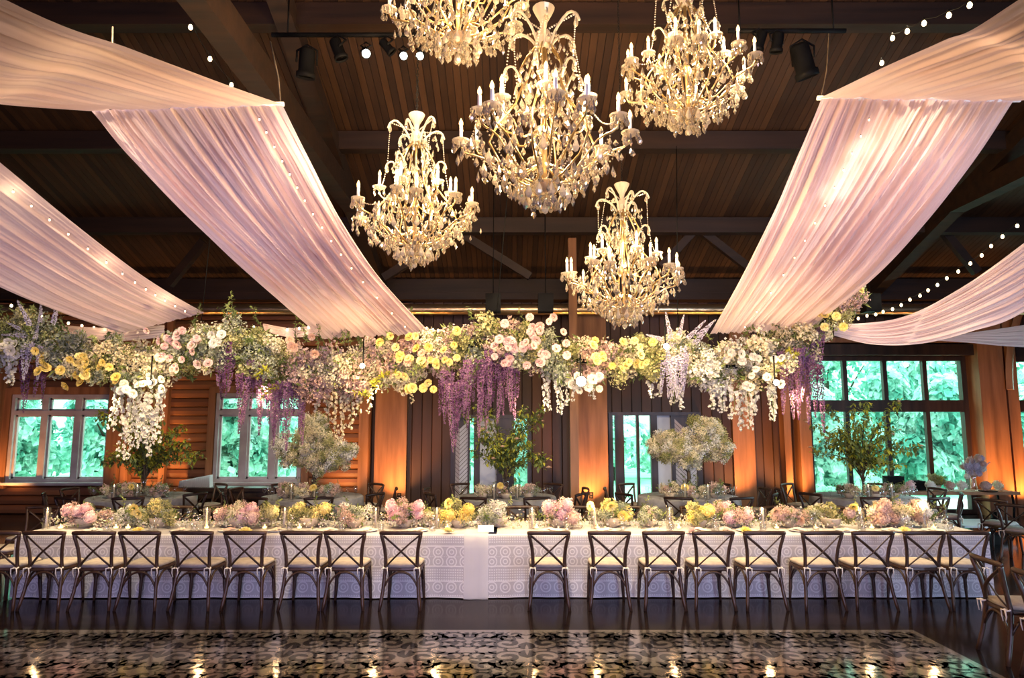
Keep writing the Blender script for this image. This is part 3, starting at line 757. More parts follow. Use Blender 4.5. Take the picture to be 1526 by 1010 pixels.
    def mini(p, ln, r):
        p = Vector(p); n = 5; a0 = R(0, 6)
        vs = [p]+[p+Vector((r*math.cos(a0+k*2*PI/n), r*math.sin(a0+k*2*PI/n), -ln*0.66)) for k in range(n)]+[p-Vector((0, 0, ln))]
        fr.add(vs, [(0, 1+(k+1) % n, 1+k) for k in range(n)]+[(n+1, 1+k, 1+(k+1) % n) for k in range(n)])
    for k in range(430):
        z = R(0.10, 1.12) if k % 3 else R(0.25, 0.75)
        # envelope radius of the hanging crystal mass
        env = (0.10+0.62*(z-0.08)/0.42) if z < 0.5 else (0.66-0.55*(z-0.5)/0.35 if z < 0.78 else 0.24)
        r = max(env, 0.07)*R(0.2, 1.0)**0.5; a = R(0, 6.283)
        mini(pol(r, a, z), R(0.05, 0.10), R(0.013, 0.024))
    for k in range(90):
        a = R(0, 6.283); z = R(1.0, 1.38); mini(pol(R(0.06, 0.24), a, z), R(0.04, 0.07), R(0.010, 0.016))
    for (a, r, z, _, _) in tips:
        for q in range(6):
            b = a+q*1.047+0.4; mini(pol(r, a, z)+pol(0.055, b, 0), R(0.05, 0.09), 0.014)
    fr.build('crystal_fringe', M['crystal'], t)['kind'] = 'stuff'
    bd = MB()
    for k in range(6):
        beads([pol(0.03, k*PI/3+0.3, 1.45), crown[k]], 0.010, 0.02, bd); beads([crown[k], ring[k]], 0.008, 0.02, bd, -0.03)
        beads([ring[k], pol(tips[k][1], tips[k][0], tips[k][2])], 0.008, 0.02, bd, 0.06)
    for k in range(12):
        a, b = tips[6+k], tips[6+(k+1) % 12]
        beads([pol(a[1], a[0], a[2]), pol(b[1], b[0], b[2])], 0.008, 0.02, bd, 0.10)
        beads([pol(a[1], a[0], a[2]-0.02), pol(0.12, a[0], 0.24)], 0.008, 0.022, bd, 0.10)
    bd.build('bead_strands', M['crystal2'], t)['kind'] = 'stuff'
    return t
def chain_to(t, top):
    ch = MB()
    z = 1.62
    while z < top:
        for s in (0, 1):
            pts = [Vector((0.012*math.cos(q) if s else 0, 0 if s else 0.012*math.cos(q), z+0.022*math.sin(q)+s*0.034)) for q in [i*PI/3 for i in range(6)]]
            ch.tube(pts, 0.0035, 4, closed=True)
        z += 0.068
    ch.build('chain', M['black'], t)
def bulbs_light(t):
    for k in range(6):
        a = k*PI/3+0.05
        lamp('candle_light', 'POINT', pol(0.47, a, 0.86), 38, (1.0, 0.66, 0.33), size=0.05, parent=t)
    lamp('candle_light', 'POINT', (0, 0, 0.50), 24, (1.0, 0.66, 0.33), size=0.06, parent=t)
CH = [((617, 402, 6.7), 'crystal chandelier hanging on its own beside the pleated swag, lit candles', 0.0, 1.0),
      ((931, 492, 7.3), 'lowest crystal chandelier, hanging just above the floral garland', 0.5, 1.0),
      ((812, 322, 4.85), 'largest looking crystal chandelier in the centre, nearest of the five', 0.25, 1.0),
      ((1027, 204, 6.1), 'crystal chandelier with its top out of view, rightmost of the five', 0.8, 1.0),
      ((682, 97, 5.2), 'crystal chandelier cut by the top edge, upper left of the big central one', 1.1, 1.0)]
proto = make_chandelier(); bulbs_light(proto)
def ceil_z(y): return RZ-(RZ-EZ)*abs(y-RY)/(WY+0.3-RY)
for i, (p, lab, rz, s) in enumerate(CH):
    o = proto if i == 0 else dup(proto)
    b = U(*p); o.location = (b.x, b.y, b.z-0.0); o.rotation_euler = (0, 0, rz); o['label'] = lab; o['group'] = 'crystal chandeliers'
for o in [q for q in COL.objects if q.parent is None and q.name.startswith('chandelier')]: chain_to(o, ceil_z(o.location.y)-o.location.z-0.02)

# ------------------------------------------------------------------ stage lights, duct, hanging speakers
def track(px0, px1, py, D, label):
    a, b = U(px0, py, D), U(px1, py, D); b.z = a.z
    o = MB().tube([a, b], 0.03, 8).build('lighting_bar', M['black']); tag(o, label, 'lighting bar')
    m = (a+b)/2
    for q in (0.1, 0.9):
        p = a.lerp(b, q); MB().tube([p, p+Vector((0, 0, 0.55))], 0.012, 5).build('hanger', M['black'], o)
track(405, 640, 52, 8.2, 'black lighting bar under the roof above the single chandelier')
track(1085, 1260, 46, 8.2, 'black lighting bar under the roof behind the rightmost chandelier')
def stage(px, py, D, size, aim, lit, label):
    p = U(px, py, D); t = thing('stage_light', label, 'stage light', p)
    q = (Vector(aim)-p).to_track_quat('-Z', 'Y').to_matrix()
    b = MB(); b.lathe([(size*0.45, size*1.2), (size*0.62, size*1.0), (size*0.62, -size*0.6), (size*0.75, -size*0.7), (size*0.75, -size*1.1), (size*0.66, -size*1.1), (size*0.60, -size*0.85)], 14, M=q)
    b.build('housing', M['black'], t)
    y = MB(); y.tube([q @ Vector((-size*0.78, 0, 0)), Vector((-size*0.8, 0, size*1.1)), Vector((0, 0, size*1.6)), Vector((size*0.8, 0, size*1.1)), q @ Vector((size*0.78, 0, 0))], 0.014, 5)
    y.build('yoke', M['black'], t)
    l = MB(); l.lathe([(size*0.62, -size*0.93), (0, -size*0.90)], 14, M=q); l.build('lens', M['spotwhite'] if lit else M['black'], t)
    return t
stage(545, 78, 8.15, 0.085, (0.2, 2, 1.5), 1, 'lit stage light on the bar, first of the three lit ones')
stage(601, 82, 8.15, 0.075, (0.2, 2, 2), 1, 'lit stage light on the bar, middle of the three lit ones')
stage(627, 82, 8.15, 0.075, (-1.5, 2, 2), 1, 'lit stage light on the bar, beside the crystal chandelier cut by the top edge')
stage(457, 95, 8.15, 0.16, (-3, 9, 3), 0, 'large unlit stage light at the end of the bar')
stage(504, 74, 8.15, 0.12, (0, 9, 1), 0, 'unlit stage light next to the large one on the bar')
stage(577, 70, 8.15, 0.09, (2, 9, 3), 0, 'unlit stage light between the lit ones on the bar')
stage(1132, 62, 8.15, 0.11, (2, 9, 3), 0, 'unlit stage light on the bar, first beyond the rightmost chandelier')
stage(1158, 64, 8.15, 0.11, (3, 9, 3), 0, 'unlit stage light on the bar, second beyond the rightmost chandelier')
stage(1197, 92, 8.15, 0.19, (5, 9, 3), 0, 'largest unlit stage light hanging beside the swag with the spotlit patch')
# added overhead spots without fixtures, brightening table and flowers
for (sx, tx, e) in ((-3.4, -5.0, 900), (-1.6, -2.2, 900), (-0.6, 0.0, 950), (2.4, 2.0, 900), (3.6, 4.4, 800)):
    lamp('unseen_beam', 'SPOT', (sx, 5.6, 6.3), e, (1.0, 0.80, 0.52), (tx, 9.3, 2.6), 0.08, 62, 0.8)
for (px, py, e) in ((1282, 195, 260), (1262, 255, 420), (1242, 315, 520)):  # narrow added spots in a row make the bright streak on the swag
    lamp('unseen_beam', 'SPOT', (4.3, 8.1, 6.9), e, (1.0, 0.86, 0.62), tuple(U(px, py, 6.6)), 0.02, 7, 0.9)
dk = MB(); za = UZ(461, 15.7)
pr = []
for i in range(260):
    x = -13.9+27.8*i/259; pr.append(Vector((x, 15.7, za)))
dk.tube(pr, [0.125+(0.006 if i % 4 == 0 else 0) for i in range(260)], 14)
tag(dk.build('spiral_duct', M['duct']), 'round golden metal air duct running along under the eaves', 'air duct')
for (px, py, D, lab) in ((735, 452, 12.5, 'black speaker box hanging behind the garland near its middle hump'), (813, 452, 12.5, 'black speaker box hanging behind the garland close to the timber post'), (1297, 452, 12.5, 'black speaker box hanging behind the yellow roses at the garland end')):
    p = U(px, py, D); t = thing('hanging_speaker', lab, 'speaker', p)
    MB().box((0, 0, 0), (0.28, 0.25, 0.34)).build('cabinet', M['black'], t)
    MB().box((0, -0.128, 0), (0.24, 0.01, 0.30)).build('grille', M['black'], t)
    MB().tube([(0, 0, 0.17), (0, 0, ceil_z(D)-p.z)], 0.01, 5).build('suspension_cable', M['black'], t)

# ------------------------------------------------------------------ flower kit (meshes shared by all copies)
random.seed(31)
def rdir(zb=0.0):
    return Vector((random.gauss(0, 1), random.gauss(0, 1), random.gauss(zb, 1))).normalized()
def puff(mats, n, rad, size, leaf_n=14, squash=0.85, name='blossom_cloud'):
    """airy clump: twigs, small blooms in bunches over a rough ball, a few leaves"""
    mb = MB(); sub = [(rdir()*rad*R(0.45, 0.8), R(0.35, 0.55)*rad) for _ in range(11)]
    for k in range(10):
        c, r = sub[k]; mb.tube([(0, 0, 0), tuple(c*0.6), tuple(c*1.25)], 0.004, 3, mat=1)
    for i in range(n):
        c, r = random.choice(sub); d = rdir(); p = c+d*r*R(0.6, 1.1); p.z *= squash
        mb.petal(p, d+rdir()*0.7, size*R(0.6, 1.25), 0, 0.35)
    for i in range(leaf_n):
        d = rdir(); mb.leaf(d*rad*0.5, d, rad*R(0.5, 0.8), rad*0.16, 1)
    return mb.mesh(name, mats)
def hydr(m, rad=0.085, n=150):
    mb = MB(); mb.ball((0, 0, 0), rad*0.8, 8, 6, 0)
    for i in range(n):
        d = rdir(); mb.petal(d*rad*R(0.86, 1.06), d+rdir()*0.35, rad*R(0.26, 0.4), 0, 0.3)
    return mb.mesh('hydrangea_head', [m, M['leaf']])
def rose(m, rad=0.05):
    mb = MB()
    for ring, (nn, rr, zz, h, op) in enumerate([(3, 0.22, 0.02, 0.62, 0.05), (5, 0.45, 0.0, 0.66, 0.15), (6, 0.72, -0.08, 0.60, 0.32), (7, 0.95, -0.2, 0.48, 0.6)]):
        for k in range(nn):
            a = 2*PI*k/nn+ring*0.5; w = 2*PI/nn*0.72; g = []
            for j in range(4):
                t = j/3
                for i in range(4):
                    s = i/3*2-1; q = rad*(rr*(0.45+0.75*t)+op*t*t*0.5)
                    g.append(pol(q*(1-0.05*abs(s)), a+s*w*(0.6+0.4*math.sin(PI*min(t+0.25, 1))), rad*(zz-0.35+h*1.2*t-0.12*s*s*t-op*0.25*t*t)))
            mb.add(g, [(j*4+i, j*4+i+1, (j+1)*4+i+1, (j+1)*4+i) for j in range(3) for i in range(3)], 0, True)
    mb.lathe([(0.14*rad, -0.3*rad), (0.30*rad, 0.05*rad), (0.30*rad, 0.28*rad), (0.16*rad, 0.42*rad), (0, 0.40*rad)], 7)
    mb.lathe([(0, -0.62*rad), (0.3*rad, -0.5*rad), (0.45*rad, -0.2*rad)], 6, mat=1)
    for k in range(5): mb.leaf(pol(0.2*rad, k*1.256, -0.45*rad), pol(1, k*1.256, 0.0), rad*0.8, rad*0.4, 1)
    return mb.mesh('rose', [m, M['leaf']])
def raceme(m, ln, w, n, size, down=True, name='wisteria_raceme'):
    mb = MB(); sg = -1 if down else 1; mb.tube([(0, 0, 0), (0.01, 0, sg*ln*0.5), (0, 0.01, sg*ln)], 0.004, 4, mat=1)
    for i in range(n):
        t = R(0, 1); r = w*(1-t)**0.6*R(0.5, 1)+0.006; a = R(0, 6.28)
        d = pol(1, a, -0.3 if down else 0.4); mb.petal(pol(r, a, sg*ln*t), d, size*(1-0.5*t)*R(0.7, 1.2), 0, 0.5)
    return mb.mesh(name, [m, M['leaf']])
def strand(m, ln, n, size):
    mb = MB(); pts = [Vector((0.03*math.sin(3*t), 0.02*math.cos(2*t), -ln*t)) for t in [i/8 for i in range(9)]]
    mb.tube(pts, 0.004, 4, mat=1)
    for i in range(n):
        t = i/n; k = min(int(t*8), 7); p = pts[k].lerp(pts[k+1], t*8-k); d = pol(1, R(0, 6.28), R(-.4, .3))
        c = p+d*size*0.6
        for q in range(3): mb.petal(c+rdir()*size*0.25, d+rdir()*0.5, size*(1.1-0.5*t)*R(0.8, 1.1), 0, 0.4)
    return mb.mesh('blossom_strand', [m, M['leaf']])
def sprig(m, ln, n, w, name='leaf_sprig'):
    mb = MB(); tip = Vector((ln*0.25, 0, ln)); pts = [Vector((0, 0, 0)), Vector((ln*0.06, 0, ln*0.5)), tip]
    mb.tube(pts, [0.006, 0.004, 0.002], 4, mat=1)
    for i in range(n):
        t = R(0.15, 1.0); p = pts[0].lerp(pts[1], t*2) if t < 0.5 else pts[1].lerp(pts[2], t*2-1)
        d = (rdir()+Vector((0, 0, 0.6))).normalized(); mb.leaf(p, d, w*R(2.0, 3.2), w*R(0.8, 1.2), 0)
    return mb.mesh(name, [m, M['bark']])
PUFF = {k: [puff([M[k], M['leaf']], 300, 0.17, 0.042, 12) for _ in range(2)] for k in ('cream', 'dusty', 'olive', 'sage', 'white', 'yellow', 'pink')}
FINE = {k: puff([M[k], M['leaf']], 380, 0.15, 0.026, 8) for k in ('cream', 'dusty', 'olive', 'sage', 'white', 'yellow', 'pink')}
HYD = {k: hydr(M[k]) for k in ('cream', 'pink', 'dusty', 'white', 'olive', 'yellow', 'lav')}
ROSE = {k: rose(M[k]) for k in ('palerose', 'yellow', 'white', 'pink', 'peach')}
WIS = [raceme(M['wist'], l, 0.055, int(230*l/0.6), 0.034) for l in (0.55, 0.75, 0.95)]
DEL = [raceme(M['lav'], l, 0.05, 200, 0.036, d, 'delphinium_spike') for l, d in ((0.55, False), (0.6, True))]
STR = [strand(M['white'], l, int(30*l/0.6), 0.066) for l in (0.4, 0.6, 0.85)]
STRC = [strand(M['cream'], l, int(30*l/0.6), 0.05) for l in (0.4, 0.6)]
SPR = [sprig(M['leaf'], 0.34, 26, 0.03), sprig(M['leaf'], 0.5, 34, 0.034)]
SPL = sprig(M['lime'], 0.3, 30, 0.026)

# ------------------------------------------------------------------ the hanging floral garland
random.seed(44)
G_X = [-70, 0, 50, 100, 150, 200, 250, 300, 340, 380, 420, 470, 520, 560, 610, 640, 700, 740, 800, 850, 900, 950, 1000, 1050, 1100, 1150, 1190, 1220, 1260, 1292]
G_T = [470, 468, 462, 496, 506, 506, 500, 478, 470, 476, 506, 510, 512, 508, 500, 502, 478, 468, 492, 500, 506, 506, 500, 508, 500, 490, 474, 452, 432, 420]
G_B = [555, 548, 538, 566, 576, 596, 574, 552, 556, 566, 580, 596, 606, 590, 578, 560, 550, 544, 562, 574, 572, 552, 560, 580, 596, 572, 552, 516, 482, 444]
def lerpx(T, x):
    for i in range(len(G_X)-1):
        if G_X[i] <= x <= G_X[i+1]:
            f = (x-G_X[i])/(G_X[i+1]-G_X[i]); return T[i]+(T[i+1]-T[i])*f
    return T[-1]
g0 = U(600, 540, 9.25)
GL = thing('floral_garland', 'long hanging garland of pale blossoms, roses and purple wisteria over the banquet table', 'flower garland', (0, 9.25, g0.z))
GO = Vector((0, 9.25, g0.z))
bar = MB()
pts = [U(x, (lerpx(G_T, x)+lerpx(G_B, x))/2, 9.3)-GO for x in range(-70, 1293, 40)]
bar.tube(pts, 0.03, 6); bar.build('support_bar', M['black'], GL)
for (a, b) in (((740, 470), (766, 300)), ((20, 470), (40, 440)), ((300, 480), (310, 440)), ((1290, 430), (1292, 300)), ((1010, 500), (1012, 340))):
    MB().tube([U(*a, 9.3)-GO, U(*b, 9.3)+Vector((0, 0, 1.2))-GO], 0.006, 4).build('suspension_wire', M['black'], GL)
# filler colour by place along the garland
def tone(x, yf):
    z = [(-70, ('sage', 'olive')), (90, ('olive', 'sage', 'cream')), (160, ('sage', 'olive', 'cream')), (250, ('sage', 'cream', 'olive')), (330, ('olive', 'sage')), (400, ('cream', 'olive')),
         (430, ('dusty', 'cream')), (520, ('cream', 'cream', 'dusty')), (600, ('dusty', 'cream')), (670, ('sage', 'olive', 'dusty')), (760, ('sage', 'olive', 'dusty')), (860, ('dusty', 'cream')),
         (920, ('cream', 'olive')), (990, ('sage', 'cream')), (1050, ('white', 'cream')), (1120, ('cream', 'white', 'olive')), (1180, ('cream', 'olive')), (1230, ('olive', 'dusty'))]
    best = z[0][1]
    for (a, t) in z:
        if x >= a: best = t
    return random.choice(best)
def gput(nm, me, x, y, dd, rot=None, sc=1.0):
    return put(nm, me, GL, U(x, y, 9.25+dd)-GO, rot or (R(0, 6.28), R(0, 6.28), R(0, 6.28)), sc)
# a continuous bed of leaves and tiny blooms that nobody could count
bed = MB()
for i in range(5200):
    x = R(-70, 1290); t, b = lerpx(G_T, x), lerpx(G_B, x); y = t+(b-t)*R(0.12, 0.92)
    p = U(x, y, 9.25+R(-0.22, 0.3))-GO
    if R(0, 1) < 0.6: bed.leaf(p, rdir(0.2), R(0.06, 0.12), R(0.02, 0.04), 0)
    else: bed.petal(p, rdir(), R(0.03, 0.05), random.choice((1, 2)), 0.3)
bed.build('greenery_bed', [M['leaf'], M['olive'], M['sage']], GL)['kind'] = 'stuff'
# blossom clouds
npf = 0
clouds = []
for i in range(198):
    x = -60+1345*(i+R(0, 1))/198
    t, b = lerpx(G_T, x), lerpx(G_B, x); yf = (i*0.618) % 1.0; y = t+(b-t)*(0.10+0.76*yf)
    clouds.append((x, y, yf))
for i, (x, y, yf) in enumerate(clouds):
    k = tone(x, yf); s = R(0.95, 1.2)*(0.8 if x > 1210 else 1.0)
    if i % 2 == 0: gput('fine_blossom_cloud', FINE[k], x, y, R(-0.25, 0.1), sc=s*1.15)
    else: gput('blossom_cloud', random.choice(PUFF[k]), x, y, R(-0.3, 0.25), sc=s)
# cascades below: left column of white strands, drips
for (x, y, me, s) in [(185, 585, STR[2], 1), (197, 590, STR[2], 1), (208, 580, STR[1], 1.1), (220, 585, STR[2], 1), (232, 588, STR[1], 1.1), (242, 578, STR[0], 1.1), (176, 575, STR[1], 1), (214, 600, STR[1], 1), (226, 610, STR[0], 1.1),
                      (500, 585, STRC[1], 1), (510, 590, STRC[1], 1.1), (520, 590, STRC[0], 1.1), (533, 575, STRC[0], 1), (470, 580, STRC[0], 1), (488, 585, STRC[0], 1.1), (442, 560, STR[0], 1), (548, 570, STRC[0], 1), (612, 570, STRC[0], .7),
                      (816, 550, STR[1], .95), (828, 550, STR[1], 1), (846, 555, STR[0], 1.1), (700, 530, STR[0], 1), (884, 560, STR[0], .8),
                      (970, 550, STR[0], 1), (980, 552, STR[0], .9), (1004, 560, STR[0], 1), (1014, 575, STR[0], .8), (1060, 565, STR[0], 1), (1072, 575, STR[0], .9),
                      (1090, 575, STR[0], 1.1), (1103, 575, STR[1], 1), (1112, 580, STR[1], .9), (1122, 570, STR[0], 1.1), (1146, 560, STR[1], 1), (1152, 565, STR[0], 1), (1080, 568, STR[0], 1), (20, 530, STR[0], 1), (8, 525, STR[0], 1)]:
    gput('blossom_strand', me, x, y, R(-0.25, 0.0), (R(-.1, .1), R(-.1, .1), R(0, 6)), s)
for (xa, xb, ya, yb, n) in ((28, 72, 520, 548, 4), (324, 348, 508, 525, 5), (354, 396, 535, 560, 6), (398, 456, 560, 580, 9), (656, 690, 545, 575, 7), (688, 772, 520, 550, 16), (1162, 1222, 510, 545, 12), (1205, 1226, 485, 505, 3)):
    for k in range(n):
        gput('wisteria_raceme', WIS[k % 3 if n > 5 else k % 2], xa+(xb-xa)*(k+R(.1, .9))/n, R(ya, yb), R(-0.3, 0.05), (R(-.08, .08), R(-.08, .08), R(0, 6)), R(0.85, 1.05))
for (x, y, a) in ((30, 490, -0.7), (45, 485, -0.3), (60, 480, 0.1), (38, 500, -1.0), (80, 482, 0.35), (52, 505, 0.0), (986, 505, -0.9), (1000, 505, -0.4), (1012, 500, 0.0), (1024, 505, 0.4), (1035, 512, 0.9), (1040, 500, 0.7), (1006, 515, -0.6)):
    gput('delphinium_spike', DEL[0], x, y, -0.3+R(-.1, .1), (R(-.6, .5), a*1.2+R(-.35, .35), R(-.3, .3)), R(0.42, 0.68))
for (x, y) in ((990, 530), (998, 535), (1006, 530), (1014, 528), (1022, 525), (994, 520), (1002, 540), (1018, 515), (48, 510), (60, 515), (36, 512)):
    gput('delphinium_spike', DEL[1], x, y, -0.32, (R(-.15, .15), R(-.15, .15), R(0, 6)), R(0.7, 0.95))
def face(): return (PI/2+R(-.6, .6), R(-.3, .3), R(-.7, .7))
roses = {'yellow': [], 'palerose': [], 'white': [], 'peach': []}
def scatter(k, xa, xb, ya, yb, n):
    for i in range(n): roses[k].append((R(xa, xb), R(ya, yb)))
scatter('yellow', 48, 70, 520, 560, 6); scatter('yellow', 82, 128, 515, 578, 17); scatter('yellow', 128, 172, 530, 582, 7)
scatter('yellow', 558, 640, 500, 520, 8); scatter('yellow', 585, 655, 525, 580, 16); scatter('yellow', 655, 682, 492, 540, 6)
scatter('yellow', 878, 975, 505, 550, 18); scatter('yellow', 1212, 1262, 445, 490, 14); scatter('yellow', 1240, 1290, 420, 445, 8)
scatter('palerose', 215, 312, 492, 555, 24); scatter('palerose', 732, 845, 480, 545, 34); scatter('palerose', 780, 845, 468, 490, 5); scatter('palerose', 925, 952, 470, 490, 2)
scatter('white', 285, 335, 495, 512, 6); scatter('white', 180, 245, 560, 590, 14); scatter('white', 1080, 1180, 520, 580, 16); scatter('white', 850, 905, 560, 585, 10); scatter('white', 0, 25, 510, 535, 6)
scatter('peach', 430, 470, 500, 540, 5); scatter('peach', 600, 640, 520, 545, 5)
nmn = {'yellow': 'yellow_rose', 'palerose': 'pale_pink_rose', 'white': 'white_rose', 'peach': 'peach_rose'}
for k, l in roses.items():
    for (x, y) in l[:100]: gput(nmn[k], ROSE[k], x, y, R(-0.48, -0.34), face(), R(0.68, 0.98))
for i in range(70):
    x = R(-50, 1285); t, b = lerpx(G_T, x), lerpx(G_B, x)
    up = R(0, 1) < 0.5
    y = t+6 if up else t+(b-t)*R(.2, .9)
    gput('leaf_sprig', random.choice(SPR), x, y, R(-0.35, 0.1), (R(-.9, .9), R(-.9, .9), R(0, 6)) if up else None, R(.55, .9))
for (x, y) in ((560, 560), (552, 575), (404, 545), (1180, 520), (1170, 540), (1190, 530), (420, 570), (555, 590)): gput('lime_sprig', SPL, x, y, -0.4, sc=1.0)
# flood lamps hidden among the flowers, one shining straight at the viewer
def flood(px, py, D, r, label, e, cone):
    p = U(px, py, D); t = thing('flood_lamp', label, 'flood lamp', p)
    MB().lathe([(r*0.5, r*1.8), (r*1.15, r*1.2), (r*1.25, -r*0.1), (r*1.12, -r*0.1), (r*1.05, r*0.1)], 14, M=Matrix.Rotation(-PI/2, 3, 'X')).build('housing', M['black'], t)
    MB().lathe([(0, 0.0), (r*1.05, 0.0)], 14, M=Matrix.Rotation(-PI/2, 3, 'X')).build('lens', M['spotface'], t)
    MB().tube([(0, r*1.4, 0), (0, r*1.4, 0.35)], 0.01, 5).build('hanger', M['black'], t)
    lamp('flood_glow', 'POINT', (0, -0.16, 0.0), e, (1.0, 0.74, 0.36), size=0.08, parent=t)
flood(866, 568, 8.62, 0.06, 'bright warm flood lamp shining out below the garland above the middle pillar', 26, 0)
flood(993, 516, 8.62, 0.035, 'small bright lamp among the lavender delphiniums of the garland', 20, 0)
flood(1157, 570, 8.7, 0.035, 'small warm lamp under the garland beside the purple wisteria near the big window', 24, 0)
flood(222, 570, 8.7, 0.03, 'small warm lamp under the garland above the cascading white strands', 24, 0)
flood(540, 545, 8.7, 0.03, 'small warm lamp among the cream blossoms of the garland', 24, 0)
for k in range(7):  # added spots under the garland, without fixtures, to brighten the tabletop
    lamp('table_fill', 'SPOT', (-5.4+k*1.8+(0.3 if k % 2 else 0), 9.15, 2.62), 210, (1.0, 0.76, 0.42), (-5.4+k*1.8, 9.1, 0.7), 0.05, 110, 0.9)
# ------------------------------------------------------------------ the long table under its two lace cloths
def lace():
    m = mat('white_lace', (0.7, 0.68, 0.7), 0.8)
    tc = N(m, 'ShaderNodeTexCoord'); sp = N(m, 'ShaderNodeSeparateXYZ'); LK(m, tc.outputs['Object'], sp.inputs[0])
    x, z = sp.outputs[0], sp.outputs[2]
    def cell(v, w): return mth(m, 'SUBTRACT', mth(m, 'MULTIPLY', mth(m, 'FRACT', mth(m, 'DIVIDE', v, w)), w), w/2)
    def band(lo, hi): return mth(m, 'MULTIPLY', mth(m, 'GREATER_THAN', z, lo), mth(m, 'LESS_THAN', z, hi))
    u = cell(x, 0.165); tot = None
    def addm(a):
        nonlocal tot
        tot = a if tot is None else mth(m, 'MAXIMUM', tot, a)
    for zc in (0.55, 0.435, 0.135):
        dz = mth(m, 'SUBTRACT', z, zc)
        r = mth(m, 'SQRT', mth(m, 'ADD', mth(m, 'MULTIPLY', u, u), mth(m, 'MULTIPLY', dz, dz)))
        addm(mth(m, 'LESS_THAN', mth(m, 'ABSOLUTE', mth(m, 'SUBTRACT', r, 0.060)), 0.007))
        addm(mth(m, 'LESS_THAN', mth(m, 'ABSOLUTE', mth(m, 'SUBTRACT', r, 0.026)), 0.006))
    for (lo, hi) in ((0.65, 0.74), (0.21, 0.36), (0.03, 0.05), (0.49, 0.495), (0.615, 0.63), (0.375, 0.385)):
        rows = mth(m, 'LESS_THAN', mth(m, 'FRACT', mth(m, 'DIVIDE', z, 0.030)), 0.5)
        dots = mth(m, 'LESS_THAN', mth(m, 'FRACT', mth(m, 'DIVIDE', x, 0.028)), 0.62)
        addm(mth(m, 'MULTIPLY', band(lo, hi), mth(m, 'MULTIPLY', rows, dots)))
    for zl in (0.38, 0.62, 0.205, 0.02, 0.75): addm(mth(m, 'LESS_THAN', mth(m, 'ABSOLUTE', mth(m, 'SUBTRACT', z, zl)), 0.008))
    net = mth(m, 'MULTIPLY', noise(m, 60, 2), 0.35)
    f = mth(m, 'MINIMUM', mth(m, 'ADD', mth(m, 'MULTIPLY', tot, 0.75), net), 1.0)
    LK(m, ramp(m, f, [(0.0, (0.36, 0.34, 0.36)), (0.9, (0.60, 0.58, 0.59))]), bsdf(m).inputs['Base Color'])
    b = N(m, 'ShaderNodeBump'); b.inputs['Strength'].default_value = 0.4; b.inputs['Distance'].default_value = 0.004
    LK(m, tot, b.inputs['Height']); LK(m, b.outputs[0], bsdf(m).inputs['Normal'])
    return m
M['lace'] = lace()
M['sheer'] = cloth('sheer_white_voile', (0.8, 0.78, 0.8), (0.85, 0.83, 0.85), 4, 0.3, 0.45)
TF, TB, TZ = 8.66, 9.86, 0.76
TX0, TX1, TS = UX(24, TZ, TF), UX(1474, TZ, TF), UX(722, TZ, TF)
def table_cloth(x0, x1, dy, label, seed, hem=0.012):
    rnd = random.Random(seed); n = int((x1-x0)/0.06); mb = MB()
    prof = [(TF+dy, hem), (TF+dy, 0.2), (TF+dy, 0.45), (TF+dy, 0.70), (TF+dy+0.004, TZ-0.012), (TF+dy+0.02, TZ), (9.0, TZ), (9.5, TZ), (TB-0.02, TZ), (TB, TZ-0.02), (TB, 0.4), (TB, 0.02)]
    ph = [rnd.uniform(0, 6) for _ in range(4)]
    vs = []
    for i in range(n+1):
        x = x0+(x1-x0)*i/n
        for (y, z) in prof:
            a = max(0, 1-z/TZ); w = (0.014*math.sin(x*5.1+ph[0])+0.010*math.sin(x*11.3+ph[1])+0.006*math.sin(x*23+ph[2]))*a
            vs.append((x, y+(w-0.015*a if y < 9 else -w*0.5), z))
    P = len(prof)
    mb.add(vs, [(i*P+k, (i+1)*P+k, (i+1)*P+k+1, i*P+k+1) for i in range(n) for k in range(P-1)], 0, True)
    for (xx, i) in ((x0, 0), (x1, n)):
        mb.add([vs[i*P+k] for k in range(P)], [tuple(range(P)) if i else tuple(range(P-1, -1, -1))], 0)
    return tag(mb.build('lace_tablecloth', M['lace']), label, 'tablecloth', 'lace cloths on the long table')
table_cloth(TX0, TS+0.15, -0.012, 'white lace tablecloth on the half of the long table nearer the paned windows', 1)
table_cloth(TS, TX1, 0.012, 'white lace tablecloth on the half of the long table nearer the big garden window', 2)
rn = MB(); n = 8; xa, xb = UX(692, TZ, TF), UX(728, TZ, TF); vs = []
for i in range(n+1):
    x = xa+(xb-xa)*i/n
    for (y, z) in ((TF-0.085, 0.006), (TF-0.075, 0.25), (TF-0.045, 0.6), (TF-0.03, TZ), (TF-0.0, TZ+0.008), (TB-0.1, TZ+0.008)): vs.append((x, y+0.006*math.sin(x*40)*(1 if z < TZ else 0), z))
rn.add(vs, [(i*6+k, (i+1)*6+k, (i+1)*6+k+1, i*6+k+1) for i in range(n) for k in range(5)], 0, True)
tag(rn.build('sheer_runner', M['sheer']), 'sheer white runner hanging over the lace where the two cloths meet', 'table runner')

